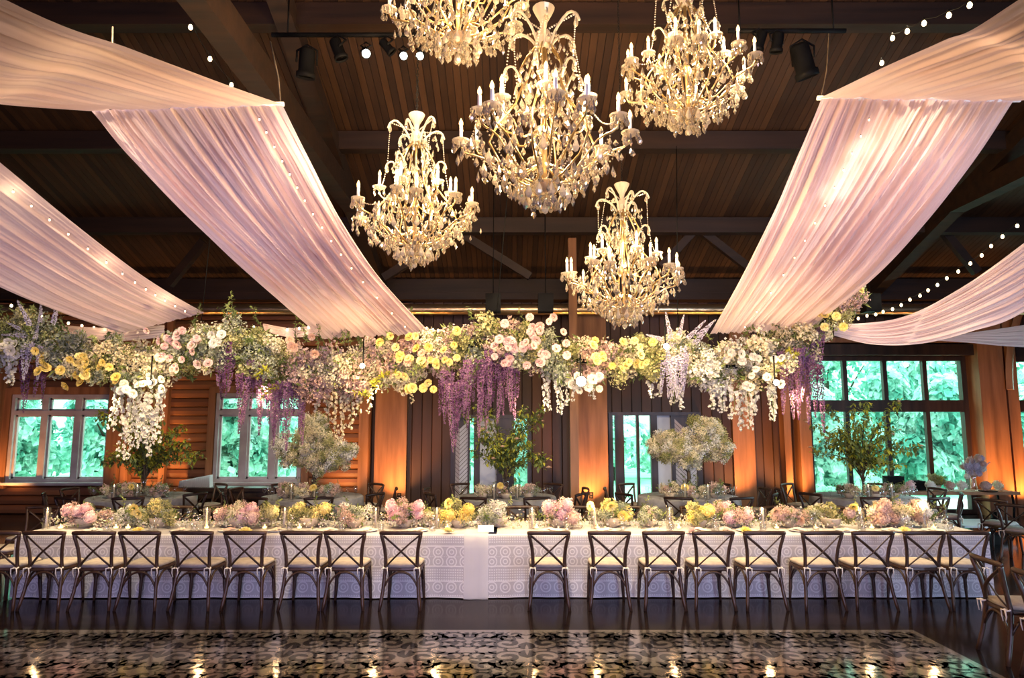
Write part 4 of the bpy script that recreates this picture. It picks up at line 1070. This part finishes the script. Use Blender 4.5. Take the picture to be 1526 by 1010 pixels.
# ------------------------------------------------------------------ chairs
random.seed(61)
def make_chair():
    t = thing('cross_back_chair', 'x', 'chair')
    for s in (-1, 1):
        p = [(s*.232, -.285, 0), (s*.205, -.235, .2), (s*.19, -.20, .42), (s*.182, -.205, .52), (s*.192, -.235, .68), (s*.218, -.265, .80), (s*.228, -.275, .85)]
        MB().tube(resample(p, 12), [0.018]+[0.021]*11+[0.018], 6).build('rear_leg', M['wood'], t)
        p = [(s*.195, .18, .43), (s*.20, .19, .25), (s*.215, .205, 0)]
        MB().tube(resample(p, 6), [0.022]*5+[0.017, 0.016], 6).build('front_leg', M['wood'], t)
    p = [(-.247, -.272, .862), (-.15, -.292, .868), (0, -.305, .87), (.15, -.292, .868), (.247, -.272, .862)]
    MB().tube(resample(p, 10), [0.020]+[0.025]*9+[0.020], 8, flat=0.75, up=(0, 0, 1)).build('top_rail', M['wood'], t)
    for s in (-1, 1):
        p = [(s*.205, -.262, .83), (s*.10, -.272-.006*s, .745), (0, -.272-.012*s, .655), (-s*.10, -.245, .56), (-s*.178, -.205, .475)]
        MB().tube(resample(p, 10), 0.017, 6, flat=0.5, up=(0, -1, 0) if False else (1, 0, s*0.9)).build('cross_slat', M['wood'], t)
    st = MB()
    out = [(-.19, -.205), (-.21, -.1), (-.222, .05), (-.215, .17), (-.17, .212), (0, .222), (.17, .212), (.215, .17), (.222, .05), (.21, -.1), (.19, -.205), (0, -.222)]
    nn = len(out); vs = [(x, y, .425) for x, y in out]+[(x*1.02, y*1.02, .44) for x, y in out]+[(x, y, .462) for x, y in out]
    st.add(vs, [tuple(range(nn-1, -1, -1)), tuple(range(2*nn, 3*nn))]+[(i+k*nn, (i+1) % nn+k*nn, (i+1) % nn+(k+1)*nn, i+(k+1)*nn) for i in range(nn) for k in (0, 1)])
    st.build('seat', M['wood'], t)
    cu = MB(); vs = []
    for (sc, z) in ((.93, .4625), (.99, .475), (.98, .495), (.90, .507)): vs += [(x*sc, y*sc, z) for x, y in out]
    vs.append((0, 0, .512))
    cu.add(vs, [(i+k*nn, (i+1) % nn+k*nn, (i+1) % nn+(k+1)*nn, i+(k+1)*nn) for i in range(nn) for k in range(3)]+[(3*nn+i, 3*nn+(i+1) % nn, 4*nn) for i in range(nn)], 0, True)
    cu.build('cushion', M['cushion'], t)
    def arch(a, b):
        a, b = Vector(a), Vector(b); m = (a+b)/2; p = []
        for k in range(13):
            q = k/12; h = 1-abs(2*q-1)**2.6; v = a.lerp(b, q); v.z = a.z+(0.415-a.z)*h; p.append(v)
        return MB().tube(p, 0.013, 5).build('bentwood_brace', M['wood'], t)
    arch((-.200, -.225, .235), (.200, -.225, .235)); arch((-.204, .192, .235), (.204, .192, .235))
    arch((-.203, -.225, .235), (-.204, .192, .235)); arch((.203, -.225, .235), (.204, .192, .235))
    for s in (-1, 1):
        rb = MB(); c = Vector((s*.186, -.226, .465))
        rb.tube([c+Vector((0.028*math.cos(a), -0.0+0.02*math.sin(a), 0.004*math.sin(2*a))) for a in [k*PI/4 for k in range(8)]], 0.008, 4, closed=True)
        for q in (-1, 1): rb.tube([c+Vector((0, -.02, 0)), c+Vector((q*.03, -.035, .0)), c+Vector((q*.035, -.03, -.05)), c+Vector((q*.02, -.03, -.10))], [0.007, 0.008, 0.007, 0.005], 4)
        rb.build('ribbon_tie', M['ribbon'], t)
    return t
chair0 = make_chair(); first = [True]
def chair(x, y, rz, label, group):
    o = chair0 if first[0] else dup(chair0)
    first[0] = False
    o.location = (x, y, 0); o.rotation_euler = (0, 0, rz); o['label'] = label; o['group'] = group; return o
FRONT = [4, 70, 143, 212, 290, 367, 451, 516, 599, 818, 908, 987, 1060, 1136, 1222, 1298, 1374, 1440]
FX = []
for i, px in enumerate(FRONT):
    x = UX(px, 0.87, 8.13); FX.append(x)
    chair(x, 8.36, R(-.04, .04)+(0.0), 'cross-back wooden chair, %s from the left in the front row along the lace' % ORD[i], 'front row of cross-back chairs')
BACK = [60, 128, 196, 262, 330, 400, 470, 540, 610, 725, 780, 860, 935, 1038, 1095, 1165, 1235, 1320, 1392]
for i, px in enumerate(BACK):
    chair(UX(px, 0.87, 10.4), 10.2, PI+R(-.08, .08), 'dark cross-back chair across the long table, %s from the left behind the centrepieces' % ORD[i], 'chairs on the far side of the long table')
chair(-6.72, 9.3, -PI/2+0.1, 'cross-back chair at the head of the long table, beside the paned window end', 'chairs at the table ends')
chair(4.66, 6.5, -PI/2-0.1, 'near cross-back chair facing out of view, touching the last front-row chair', 'near chairs by the dance floor')
chair(4.60, 5.86, -PI/2-0.05, 'nearest cross-back chair, cut off by the picture edge beside the dance floor', 'near chairs by the dance floor')
for (x, y, a, lab) in ((8.10, 11.62, -1.0, 'first of three cross-back chairs between platform and picture edge'), (7.92, 10.90, -0.9, 'middle of three cross-back chairs between platform and picture edge'), (7.85, 10.14, -0.8, 'last of three cross-back chairs, cut by the picture edge near the platform')):
    chair(x, y, a, lab, 'chairs by the low platform')

# ------------------------------------------------------------------ centrepieces, candles, glasses
random.seed(71)
bw = MB().lathe([(0.05, 0), (0.07, 0.005), (0.10, 0.05), (0.115, 0.10), (0.11, 0.105), (0.095, 0.05), (0.04, 0.02), (0, 0.02)], 14); BOWL = bw.mesh('bowl', M['vase'])
gl = MB().lathe([(0.036, 0.0), (0.035, 0.003), (0.006, 0.008), (0.004, 0.04), (0.005, 0.085), (0.022, 0.10), (0.036, 0.13), (0.038, 0.16), (0.032, 0.20)], 12); GLASS = gl.mesh('wine_glass', M['glass'])
tb = MB().lathe([(0.030, 0), (0.033, 0.004), (0.037, 0.05), (0.038, 0.10), (0.036, 0.10), (0.034, 0.02), (0, 0.012)], 12); TUMB = tb.mesh('water_tumbler', M['glass'])
hc = MB().lathe([(0.048, 0), (0.048, 0.008), (0.046, 0.26), (0.048, 0.27), (0.044, 0.27), (0.043, 0.012), (0, 0.012)], 14); HURR = hc.mesh('hurricane_glass', M['glass'])
tp = MB().lathe([(0.014, 0), (0.0135, 0.20), (0.008, 0.213), (0, 0.214)], 8); TAPER = tp.mesh('taper_candle', M['candle'])
wk = MB().tube([(0, 0, 0), (0.001, 0, 0.012)], 0.0015, 4); WICK = wk.mesh('wick', M['black'])
fl = MB().lathe([(0.0, 0), (0.007, 0.008), (0.008, 0.018), (0.004, 0.034), (0, 0.046)], 8); FLAME = fl.mesh('flame', M['flame'])
vt = MB().lathe([(0.026, 0), (0.032, 0.004), (0.036, 0.06), (0.033, 0.06), (0.030, 0.012), (0, 0.01)], 12); VCUP = vt.mesh('votive_cup', M['glass'])
vw = MB().lathe([(0.028, 0.012), (0.029, 0.030), (0.0, 0.031)], 10); VWAX = vw.mesh('wax', M['votive'])
pl = MB().lathe([(0.08, 0), (0.09, 0.004), (0.135, 0.016), (0.136, 0.02), (0.09, 0.009), (0, 0.008)], 24); PLATE = pl.mesh('dinner_plate', M['plate'])
nk = MB(); g = []
for j in range(7):
    for i in range(9):
        u, v = i/8-.5, j/6-.5; g.append((u*0.10*(0.6+0.8*abs(v)), v*0.20, 0.012+0.022*(1-4*v*v*0.7)*(1-1.6*abs(u))+0.006*math.sin(i*2.2)))
nk.add(g, [(j*9+i, j*9+i+1, (j+1)*9+i+1, (j+1)*9+i) for j in range(6) for i in range(8)], 0, True); NAPK = nk.mesh('napkin', M['napkin'])
def taper(x, y, z, where, group, e=0.0):
    o = tag(put('hurricane_glass', HURR, None, (x, y, z)), 'glass cylinder of the taper %s' % where, 'candle holder', 'glass candle cylinders '+group)
    c = tag(put('taper_candle', TAPER, None, (x, y, z+0.0125)), 'lit ivory taper in glass %s' % where, 'candle', 'taper candles '+group)
    put('wick', WICK, c, (0, 0, 0.212)); put('flame', FLAME, c, (0, 0, 0.219))
    if e: lamp('candle_glow', 'POINT', (0, 0, 0.30), e, (1.0, 0.62, 0.28), size=0.03, parent=c)
def votive(x, y, z, where, group):
    t = thing('votive_candle', 'small glowing votive candle %s' % where, 'candle', (x, y, z), 0, 'votive candles '+group)
    put('votive_cup', VCUP, t); put('wax', VWAX, t); put('flame', FLAME, t, (0, 0, 0.03), None, 0.8)
def arrange(x, y, z, w, hgt, kinds, label, heads=(), roses_=(), group=None, dense=1.0, name='flower_arrangement', vase=True):
    t = thing(name, label, 'flower arrangement', (x, y, z), R(0, 6.28)*0, group)
    if vase: put('bowl', BOWL, t, None, None, min(1.2, max(0.7, w/0.5)))
    n = int(11*dense*max(0.6, w/0.6))
    for i in range(n):
        a = R(0, 6.28); q = R(0, 1)**0.6*0.42; zz = 0.10+(hgt-0.16)*R(0.05, 0.95)*(1-0.75*(q/0.42)**2)
        px, py = w*q*math.cos(a), min(w, 0.5)*q*math.sin(a)
        k = random.choice(kinds); fine = i % 2
        put('fine_blossom_cloud' if fine else 'blossom_cloud', FINE[k] if fine else random.choice(PUFF[k]), t, (px, py, max(zz, 0.135)), (R(0, 6), R(0, 6), R(0, 6)), R(0.48, 0.68)*(1.15 if fine else 1))
    for k, m in heads:
        for i in range(m):
            put('hydrangea_head', HYD[k], t, (w*R(-.38, .38), -0.12+R(-.08, .1), R(0.12, hgt-0.10)), None, R(0.8, 1.15))
    for k, m in roses_:
        for i in range(m): put(nmn.get(k, 'pink_rose'), ROSE[k], t, (w*R(-.45, .45), -0.18+R(-.06, .06), R(0.10, hgt-0.05)), face(), R(0.8, 1.1))
    for i in range(5): put('leaf_sprig', random.choice(SPR), t, (w*R(-.35, .35), R(-.12, .15), 0.08), (R(-.9, .9), R(-.9, .9), R(0, 6)), R(.45, .7))
    return t
TCY = 9.26
SPEC = [(128, .72, .36, ('dusty', 'pink', 'sage'), (('pink', 4),), (), 'bushy dusty-pink flower arrangement between the first two tapers of the long table'),
        (193, .40, .26, ('sage', 'white'), (), (), 'low white and sage flower arrangement beside the bushy dusty-pink one'),
        (240, .66, .36, ('olive', 'yellow', 'sage'), (), (('yellow', 2),), 'olive and yellow flower arrangement before the second taper of the long table'),
        (356, .70, .36, ('dusty', 'dusty', 'cream'), (('dusty', 2), ('pink', 2)), (), 'blush flower arrangement with a deep pink bloom on top, past the second taper'),
        (398, .36, .32, ('olive', 'cream'), (('olive', 2),), (), 'small olive hydrangea arrangement next to the blush one'),
        (462, .62, .38, ('olive', 'yellow'), (('yellow', 1),), (), 'green arrangement topped with yellow mimosa near the fourth place from the gap'),
        (528, .60, .36, ('dusty', 'sage', 'white'), (), (), 'pale sage and mauve arrangement behind the eighth front chair'),
        (604, .52, .42, ('pink', 'dusty'), (('pink', 7),), (), 'bright pink hydrangea arrangement behind the ninth front chair'),
        (642, .30, .28, ('cream', 'olive'), (), (), 'small cream arrangement beside the bright pink hydrangeas'),
        (684, .48, .42, ('yellow', 'olive'), (('yellow', 2),), (('yellow', 1),), 'yellow flower arrangement where the sheer runner hangs'),
        (742, .66, .33, ('white', 'sage', 'white'), (), (), 'white and sage arrangement in the wide gap between the chairs'),
        (832, .64, .42, ('pink', 'dusty'), (('pink', 4), ('dusty', 2)), (), 'pink blossom arrangement behind the tenth front chair'),
        (912, .66, .42, ('olive', 'sage', 'yellow'), (), (('yellow', 3),), 'green arrangement with a golden bloom beside the taper at the middle pillar'),
        (968, .42, .34, ('dusty', 'sage'), (), (), 'mauve and sage arrangement behind the twelfth front chair'),
        (1040, .50, .34, ('yellow', 'olive'), (('yellow', 1),), (), 'yellow-green arrangement behind the thirteenth front chair'),
        (1092, .55, .42, ('pink', 'dusty'), (('pink', 4),), (), 'pink peony-like arrangement below the orange-lit wall'),
        (1176, .56, .28, ('sage', 'dusty'), (), (('peach', 2),), 'low mauve arrangement before the dark chairs by the timber posts'),
        (1236, .66, .42, ('olive', 'sage', 'cream'), (('dusty', 1),), (('yellow', 1),), 'tall olive arrangement with one big blush bloom near the big window'),
        (1338, .95, .40, ('dusty', 'cream'), (('dusty', 9), ('white', 4)), (), 'wide pale pink hydrangea arrangement, last on the long table')]
for (px, w, h, kinds, hd, rs, lab) in SPEC:
    arrange(UX(px, 0.95, TCY), TCY+R(-.05, .05), TZ+0.001, w, h, kinds, lab, hd, rs, 'low arrangements along the long table')
TAP = [70, 308, 424, 560, 651, 793, 886, 998, 1137, 1283, 1376]
# pale haze of small blossoms running along the middle of the table
hz = MB()
for i in range(4200):
    x = R(UX(70, .8, TCY), UX(1410, .8, TCY)); p = (x, TCY+random.gauss(0, 0.17), TZ+0.02+abs(random.gauss(0, 0.075)))
    if not 9.045 < p[1] < 9.5 or (p[1] < 9.18 and any(abs(x-UX(q, .9, 9.09)) < 0.10 for q in TAP)): continue
    if R(0, 1) < 0.25: hz.leaf(p, rdir(0.5), R(0.04, 0.08), 0.02, 4)
    else: hz.petal(p, rdir(0.4), R(0.022, 0.04), random.choice((0, 1, 2, 3)), 0.3)
tag(hz.build('table_garland_foliage', [M['cream'], M['dusty'], M['white'], M['sage'], M['leaf']]), 'low bed of tiny pale blossoms and leaves running down the long table', 'flower bed', None, 'stuff')
for i, px in enumerate(TAP):
    taper(UX(px, 0.9, 9.09), 9.09, TZ+0.001, '%s from the left on the long table' % ORD[i], 'on the long table', 4.0)
VOT = [78, 172, 190, 296, 394, 446, 655, 788, 879, 1012, 1158, 1216, 1300, 1392]
for i, px in enumerate(VOT): votive(UX(px, 0.78, 9.06)+(0.1 if any(abs(px-q) < 13 for q in TAP) else 0), 9.07, TZ+0.001, '%s from the left along the front edge of the long table' % ORD[i], 'on the long table')
for i, x in enumerate(FX):
    if i == 0: continue
    w = 'at the place of the %s front-row chair' % ORD[i]
    tag(put('dinner_plate', PLATE, None, (x+.08, 8.90, TZ+0.001)), 'white dinner plate %s' % w, 'plate', 'plates on the long table')
    tag(put('folded_napkin', NAPK, None, (x+.08, 8.90, TZ+0.0125), (0, 0, R(-.5, .5))), 'folded blush napkin on the plate %s' % w, 'napkin', 'napkins on the long table')
    tag(put('wine_glass', GLASS, None, (x+.27, 8.95, TZ+0.001)), 'clear wine glass %s' % w, 'wine glass', 'wine glasses on the long table')
    tag(put('water_tumbler', TUMB, None, (x+.27, 8.85, TZ+0.001)), 'clear water tumbler %s' % w, 'tumbler', 'tumblers on the long table')
    if i % 2: tag(put('wine_glass', GLASS, None, (x-.14, 9.58, TZ+0.001)), 'wine glass behind the centrepieces, across from the %s front-row chair' % ORD[i], 'wine glass', 'wine glasses on the long table')
# pink and yellow heads lying loose on the cloth
for i, (px, k, lab) in enumerate(((1030, 'pink', 'single pink bloom head lying on the lace by the thirteenth front chair'), (1082, 'palerose', 'single blush bloom head lying on the lace by the thirteenth chair'), (1112, 'yellow', 'single yellow bloom head lying on the lace by the fourteenth front chair'),
                                  (1350, 'yellow', 'single yellow bloom head lying before the wide pale pink hydrangeas'), (204, 'yellow', 'single yellow bloom head lying on the lace by the fourth front chair'), (366, 'yellow', 'single yellow bloom head lying on the lace by the sixth front chair'), (668, 'yellow', 'single yellow bloom head lying on the lace beside the sheer runner'))):
    tag(put('loose_rose', ROSE[k], None, (UX(px, .8, 8.715), 8.715, TZ+0.052), (R(-.3, .3), R(-.3, .3), 0), 1.15), lab, 'flower', 'loose blooms on the lace')
# menu card catching the light beside the runner
mc = MB(); mc.box((0, 0, 0.045), (0.20, 0.012, 0.09), M=Matrix.Rotation(-0.5, 3, 'X'))
tag(mc.build('menu_card', M['cardw'], None, (UX(724, .8, 8.82), 8.80, TZ+0.002)), 'white menu card catching the light beside the sheer runner', 'menu card')

# ------------------------------------------------------------------ rear round tables with tall centrepieces
random.seed(83)
def branch_tree(t, spread, z0, z1, n_br, leafn, blossoms=None, lime=0.0):
    br = MB(); lf = MB(); bl = MB(); tips = []
    br.tube([(0, 0, 0.05), (0.02, 0, z0*0.6), (0, 0.02, z0+0.25)], [0.028, 0.022, 0.016], 6)
    for k in range(n_br):
        a = k*2*PI/n_br+R(-.3, .3); q = spread*R(0.45, 1.0); zz = R(z0, z1)
        p = [Vector((0, 0, z0*R(0.3, 0.8))), pol(q*0.35, a, z0+(zz-z0)*0.5), pol(q, a, zz)]
        p = resample(p, 8); br.tube(p, [0.012]*3+[0.008]*3+[0.004]*3, 4)
        for i in range(int(leafn/n_br)):
            f = R(0.25, 1.05); j = min(int(f*8), 7); c = p[j].lerp(p[j+1], min(f*8-j, 1))+rdir()*R(0, 0.13)
            if i % 9 == 0: br.tube([p[j], (p[j]+c)/2, c], 0.003, 3)
            lf.leaf(c, rdir(-0.1), R(0.07, 0.14), R(0.04, 0.065), 1 if R(0, 1) < lime else 0)
        tips.append(p[-1])
    br.build('branches', M['bark'], t); lf.build('foliage', [M['leaf'], M['lime']], t)
    if blossoms:
        for k in range(blossoms):
            c = random.choice(tips); put('blossom', ROSE['peach'], t, c+rdir()*0.12, None, R(.5, .9))
vs_ = MB().lathe([(0.06, 0), (0.075, 0.01), (0.055, 0.12), (0.05, 0.25), (0.065, 0.32), (0.055, 0.32), (0.04, 0.2), (0, 0.03)], 12); TALLV = vs_.mesh('tall_vase', M['glass'])
WHERE = ['before the first paned window', 'before the second paned window', 'before the herringbone doors', 'before the narrow glass door', 'before the big garden window']
RX = [UX(px, 1.0, 13.2) for px in (214, 466, 754, 1025, 1286)]
for i, x in enumerate(RX):
    lamp('centrepiece_fill', 'SPOT', (x+0.3, 10.9, 6.6), 420, (1.0, 0.82, 0.50), (x, 13.1, 1.7), 0.06, 30, 0.6)  # added unseen spot from above, brightening the tall centrepiece
    cy_, wh = 13.2, WHERE[i]
    t = thing('round_table', 'round table under a grey floor-length cloth %s' % wh, 'table', (x, cy_, 0), 0, 'rear round tables')
    c = MB(); n = 48; vs = []
    for (r, z, wv) in ((1.02, 0.01, 1), (0.99, 0.3, .7), (0.96, 0.62, .25), (0.95, 0.735, 0), (0.93, 0.75, 0)):
        for k in range(n):
            a = k*2*PI/n; q = r+wv*0.05*math.sin(a*11+i); vs.append((q*math.cos(a), q*math.sin(a), z))
    vs.append((0, 0, 0.75))
    c.add(vs, [(j*n+k, j*n+(k+1) % n, (j+1)*n+(k+1) % n, (j+1)*n+k) for j in range(4) for k in range(n)]+[(4*n+k, 4*n+(k+1) % n, 5*n) for k in range(n)], 0, True)
    c.build('grey_tablecloth', M['greytable'], t)
    z = 0.751
    if i in (0, 2, 4):
        q = thing('tree_centrepiece', ['tall leafy branch centrepiece under the white cascade %s', '', 'tall leafy branch centrepiece with peach blossoms %s', '', 'tall airy branch centrepiece with drooping leaves %s'][i] % wh, 'tall centrepiece', (x, cy_, z), 0, 'tall centrepieces')
        put('tall_vase', TALLV, q)
        branch_tree(q, [0.95, 1.1, 0.9, 1, 1.0][i], 0.6, [1.75, 0, 1.75, 0, 1.8][i], 22, [2600, 0, 2200, 0, 2300][i], [3, 0, 16, 0, 10][i], [0.4, 0, 0.3, 0, 0.35][i])
        for k in range(12): put('lime_sprig', SPL, q, (R(-.18, .18), R(-.2, .1), R(0.35, 0.8)), (R(-.7, .7), R(-.7, .7), R(0, 6)), R(.7, 1.1))
    else:
        q = thing('cloud_centrepiece', 'tall cloud centrepiece of cream blossoms on a dark trunk %s' % wh, 'tall centrepiece', (x, cy_, z), 0, 'tall centrepieces')
        put('tall_vase', TALLV, q)
        tr = MB(); tr.tube([(0, 0, 0.03), (0.03, 0, 0.35), (0, 0, 0.7)], [0.05, 0.04, 0.03], 8)
        lobes = [((-0.42, 0.95), 0.36), ((0.05, 0.80), 0.36), ((0.30, 1.20), 0.42), ((0.55, 0.95), 0.34)] if i == 3 else [((-0.38, 0.90), 0.42), ((0.05, 1.10), 0.38), ((0.10, 0.72), 0.34), ((0.52, 0.80), 0.30), ((0.0, 1.35), 0.22)]
        for (c0, r) in lobes: tr.tube([(0, 0, 0.45), (c0[0]*0.5, 0, (0.5+c0[1])/2), (c0[0], 0, c0[1])], 0.016, 5)
        tr.build('trunk', M['bark'], q)
        for (c0, r) in lobes:
            for k in range(int(46*r/0.36)):
                d = rdir(); p = Vector((c0[0], 0, c0[1]))+Vector((d.x*r, d.y*r*0.9, d.z*r*0.85))*R(0.5, 0.92)
                kk = random.choice(('cream', 'cream', 'white', 'olive')) if i == 3 else random.choice(('cream', 'cream', 'olive', 'white'))
                put('fine_blossom_cloud', FINE[kk], q, p, (R(0, 6), R(0, 6), R(0, 6)), R(.75, .95))
    for k, (dx, kinds, col) in enumerate(((-.42, ('dusty', 'cream'), 'dusty'), (.0, ('cream', 'dusty'), 'peach'), (.42, ('dusty', 'sage'), 'mauve'))):
        arrange(x+dx, cy_-0.42+abs(dx)*0.3, z, .46, .32, kinds, 'low %s flower mound on the table %s' % (col, wh), (), (('yellow', 1),) if k == 1 else (), 'low mounds on the rear tables', 0.9)
    for k in range(12):
        a = PI+0.15+k*(PI-0.3)/11+0; r = .86 if k % 2 else .81
        gx, gy = x+r*math.cos(a), cy_+r*math.sin(a)
        tag(put('wine_glass', GLASS, None, (gx, gy, z)), 'wine glass on the rim of the rear round table %s' % wh, 'wine glass', 'wine glasses on the table %s' % wh)
    for k, dx in enumerate((-.21, .21)):
        taper(x+dx, cy_-0.60, z, '%s on the table %s' % (ORD[k], wh), 'on the rear tables', 0)
    for k, a in enumerate((-1.05+PI*1.5, PI*1.5-0.35, PI*1.5+0.35, PI*1.5+1.05, 0.15, PI-0.15, 0.9, PI-0.9)):
        cx, cyy = x+1.28*math.cos(a), cy_+1.28*math.sin(a)
        # seat faces the table
        chair(cx, cyy, a+PI/2, 'dark cross-back chair, %s around the round table %s' % (ORD[k], wh), 'chairs round the table %s' % wh)

# ------------------------------------------------------------------ console, platform, sideboard, outlets, uplights
random.seed(97)
D_ = 14.9
xa, xb = UX(1338, .7, D_), UX(1505, .7, D_); zc = UZ(733, D_-0.3)
t = thing('console_table', 'long narrow wooden console table in front of the big garden window', 'console table', ((xa+xb)/2, D_, 0))
MB().box((0, 0, zc-0.03), (xb-xa, 0.6, 0.06)).build('table_top', M['timber'], t)
for sx in (-1, 1):
    for sy in (-1, 1):
        MB().tube([(sx*((xb-xa)/2-0.12), sy*0.22, zc-0.06), (sx*((xb-xa)/2-0.10), sy*0.22, zc*0.5), (sx*((xb-xa)/2-0.14), sy*0.22, 0)], 0.025, 6).build('leg', M['black'], t)
    MB().tube([(sx*((xb-xa)/2-0.12), 0.2, zc-0.07), (sx*((xb-xa)/2-0.35), 0.2, zc-0.07)], 0.02, 5).build('bracket', M['black'], t)
def on_console(px): return UX(px, zc+.1, D_-0.1)
for (px, k, lab) in ((1356, 'pink', 'dusky pink flower ball on the console, first from the window side'), (1386, 'white', 'pale lilac flower ball on the console beside the green bush'), (1433, 'white', 'cream flower ball on the console before the lavender arrangement'), (1486, 'cream', 'cream flower ball at the end of the console by the lit pillar'), (1415, 'peach' if 'peach' in HYD else 'dusty', 'brownish flower ball lying on the console')):
    o = tag(put('flower_ball', HYD[k], None, (on_console(px), D_-0.12, zc+0.122), None, 1.22), lab, 'flower ball', 'flower balls on the console')
for (px, w, h, lab) in ((1376, .26, .20, 'black open box standing on the console'), (1332, .36, .30, 'dark wooden crate at the window end of the console')):
    b = MB(); x = on_console(px)
    for s in (-1, 1): b.box((s*(w/2-.01), 0, h/2), (.02, .22, h)); b.box((0, s*.10, h/2), (w-.041, .02, h))
    b.box((0, 0, .01), (w-.041, .179, .02))
    tag(b.build('storage_box', M['black'], None, (x+(0.12 if px == 1332 else 0), D_+0.12, zc+0.001)), lab, 'box')
t = thing('potted_shrub', 'round green shrub in a low pot on the console', 'potted shrub', (on_console(1404), D_+0.13, zc+0.001))
put('pot', BOWL, t)
for k in range(9): put('leaf_sprig', SPL, t, (R(-.1, .1), R(-.08, .08), .1), (R(-.8, .8), R(-.8, .8), R(0, 6)), R(.6, .85))
for k in range(10): put('green_puff', PUFF['olive'][k % 2], t, (R(-.12, .12), R(-.1, .1), R(.14, .30)), None, .55)
t = thing('flower_arrangement', 'tall lavender and mauve flower arrangement at the pillar end of the console', 'flower arrangement', (on_console(1456), D_, zc+0.001))
put('tall_vase', TALLV, t)
for k in range(16): put('hydrangea_head', HYD[random.choice(('lav', 'dusty', 'dusty', 'white'))], t, (R(-.2, .2), R(-.15, .1), R(.3, .72)), None, R(.7, 1.0))
for k in range(8): put('delphinium_spike', DEL[0], t, (R(-.1, .1), R(-.1, .1), .35), (R(-.5, .5), R(-.7, .7), 0), .7)
t = thing('flower_arrangement', 'low dusky pink flower bunch lying on the console under the lavender one', 'flower arrangement', (on_console(1466), D_-0.22, zc+0.001))
for k in range(6): put('hydrangea_head', HYD['dusty'], t, (R(-.15, .15), R(-.02, .02), R(.10, .2)), None, R(.9, 1.1))
put('tray', MB().lathe([(0.16, 0), (0.18, 0.02), (0.17, 0.02), (0, 0.008)], 16).mesh('tray', M['black']), t)
t = thing('low_platform', 'low dark platform with a pale top between the console and the chairs', 'platform', (UX(1450, .2, 13.6), 13.6, 0))
MB().box((0, 0, .19), (0.95, .95, .05)).build('platform_top', M['whitepanel'], t)
MB().box((0, 0, .082), (.85, .85, .163)).build('platform_base', M['black'], t)
t = thing('low_platform', 'lower dark step with a teal sheen in front of the pale-topped platform', 'platform', (8.44, 12.6, 0))
MB().box((0, 0, .20), (.42, .5, .04)).build('platform_top', M['floor'], t)
MB().box((0, 0, .09), (.38, .44, .18)).build('platform_base', M['black'], t)
# sideboard below the second paned window, white cards fanned on it
D_ = 15.9; xa, xb = UX(262, .75, D_), UX(444, .75, D_); zs = UZ(727, D_-0.28)
t = thing('sideboard_table', 'dark wooden sideboard table under the second paned window', 'sideboard', ((xa+xb)/2, D_, 0))
MB().box((0, 0, zs-.04), (xb-xa, .56, .08)).build('table_top', M['darktrim'], t)
MB().box((0, .02, zs-.16), (xb-xa-.2, .46, .16)).build('apron', M['darktrim'], t)
for sx in (-1, 1):
    for sy in (-1, 1): MB().box((sx*((xb-xa)/2-.12), sy*.2, (zs-.08)/2), (.09, .09, zs-.08)).build('leg', M['darktrim'], t)
for k in range(15):
    px = 268+k*3.1; b = MB(); hgt = .14+.13*k/14
    b.add([(-.022, -.09, 0), (.022, -.09, 0), (.022, .09, 0), (-.022, .09, 0), (-.004, -.09, hgt), (-.004, .09, hgt), (.004, -.09, hgt), (.004, .09, hgt), (-.019, -.09, 0), (.019, -.09, 0), (.019, .09, 0), (-.019, .09, 0)],
          [(0,4,5,3), (1,2,7,6), (4,6,7,5), (0,8,4), (3,5,11), (1,6,9), (2,10,7)])
    tag(b.build('folded_card', M['cardw'], None, (UX(px, zs, D_)+0.03, D_, zs+0.001)), 'white folded card standing on the dark sideboard, %s in the row' % ORD[k], 'card', 'white cards on the sideboard')
# power outlets on the lit timber
for (px, py, D, lab) in ((595, 739, WY-0.225, 'small black outlet plate on the orange-lit boards beside the dark chair'), (881, 738, WY-0.405, 'small dark outlet plate low on the middle pillar')):
    p = U(px, py, D); t = thing('wall_outlet', lab, 'outlet', p)
    MB().box((0, 0, 0), (.10, .012, .14)).build('cover_plate', M['black'], t)
    for s in (-1, 1): MB().box((0, -.009, s*.032), (.045, .008, .035)).build('socket', M['darktrim'], t)
# orange uplights at the foot of the timber
UL = [(585, 'below the broad lit boards'), (880, 'at the middle pillar'), (1112, 'at the boards past the narrow glass door'), (1474, 'at the pillar beyond the big window'), (190, 'at the post by the first paned window'), (258, 'at the log wall between the paned windows'), (-10, 'at the post beyond the first paned window'), (500, 'at the log wall past the second paned window'), (1190, 'at the posts of the big window'), (1540, 'past the brace beyond the big window')]
for (px, lab) in UL:
    x = UX(px, .3, 15.75); t = thing('uplight', 'small black floor uplight glowing orange %s' % lab, 'uplight', (x, 15.55 if px in (258,) else 15.62, 0))
    MB().lathe([(.07, 0), (.075, .02), (.06, .03), (.065, .16), (.06, .165), (.05, .14)], 12).build('housing', M['black'], t)
    MB().lathe([(.05, .142), (0, .145)], 12).build('lens', M['flame'], t)
    lamp('uplight_beam', 'SPOT', (0, 0, .19), 150 if px in (190, 258, -10, 500) else 260, (1.0, 0.42, 0.12), None, .05, 88, .9, parent=t)
    l = t.children[-1]; l.rotation_euler = (Vector((0, .5, 1.0))).to_track_quat('-Z', 'Y').to_euler()
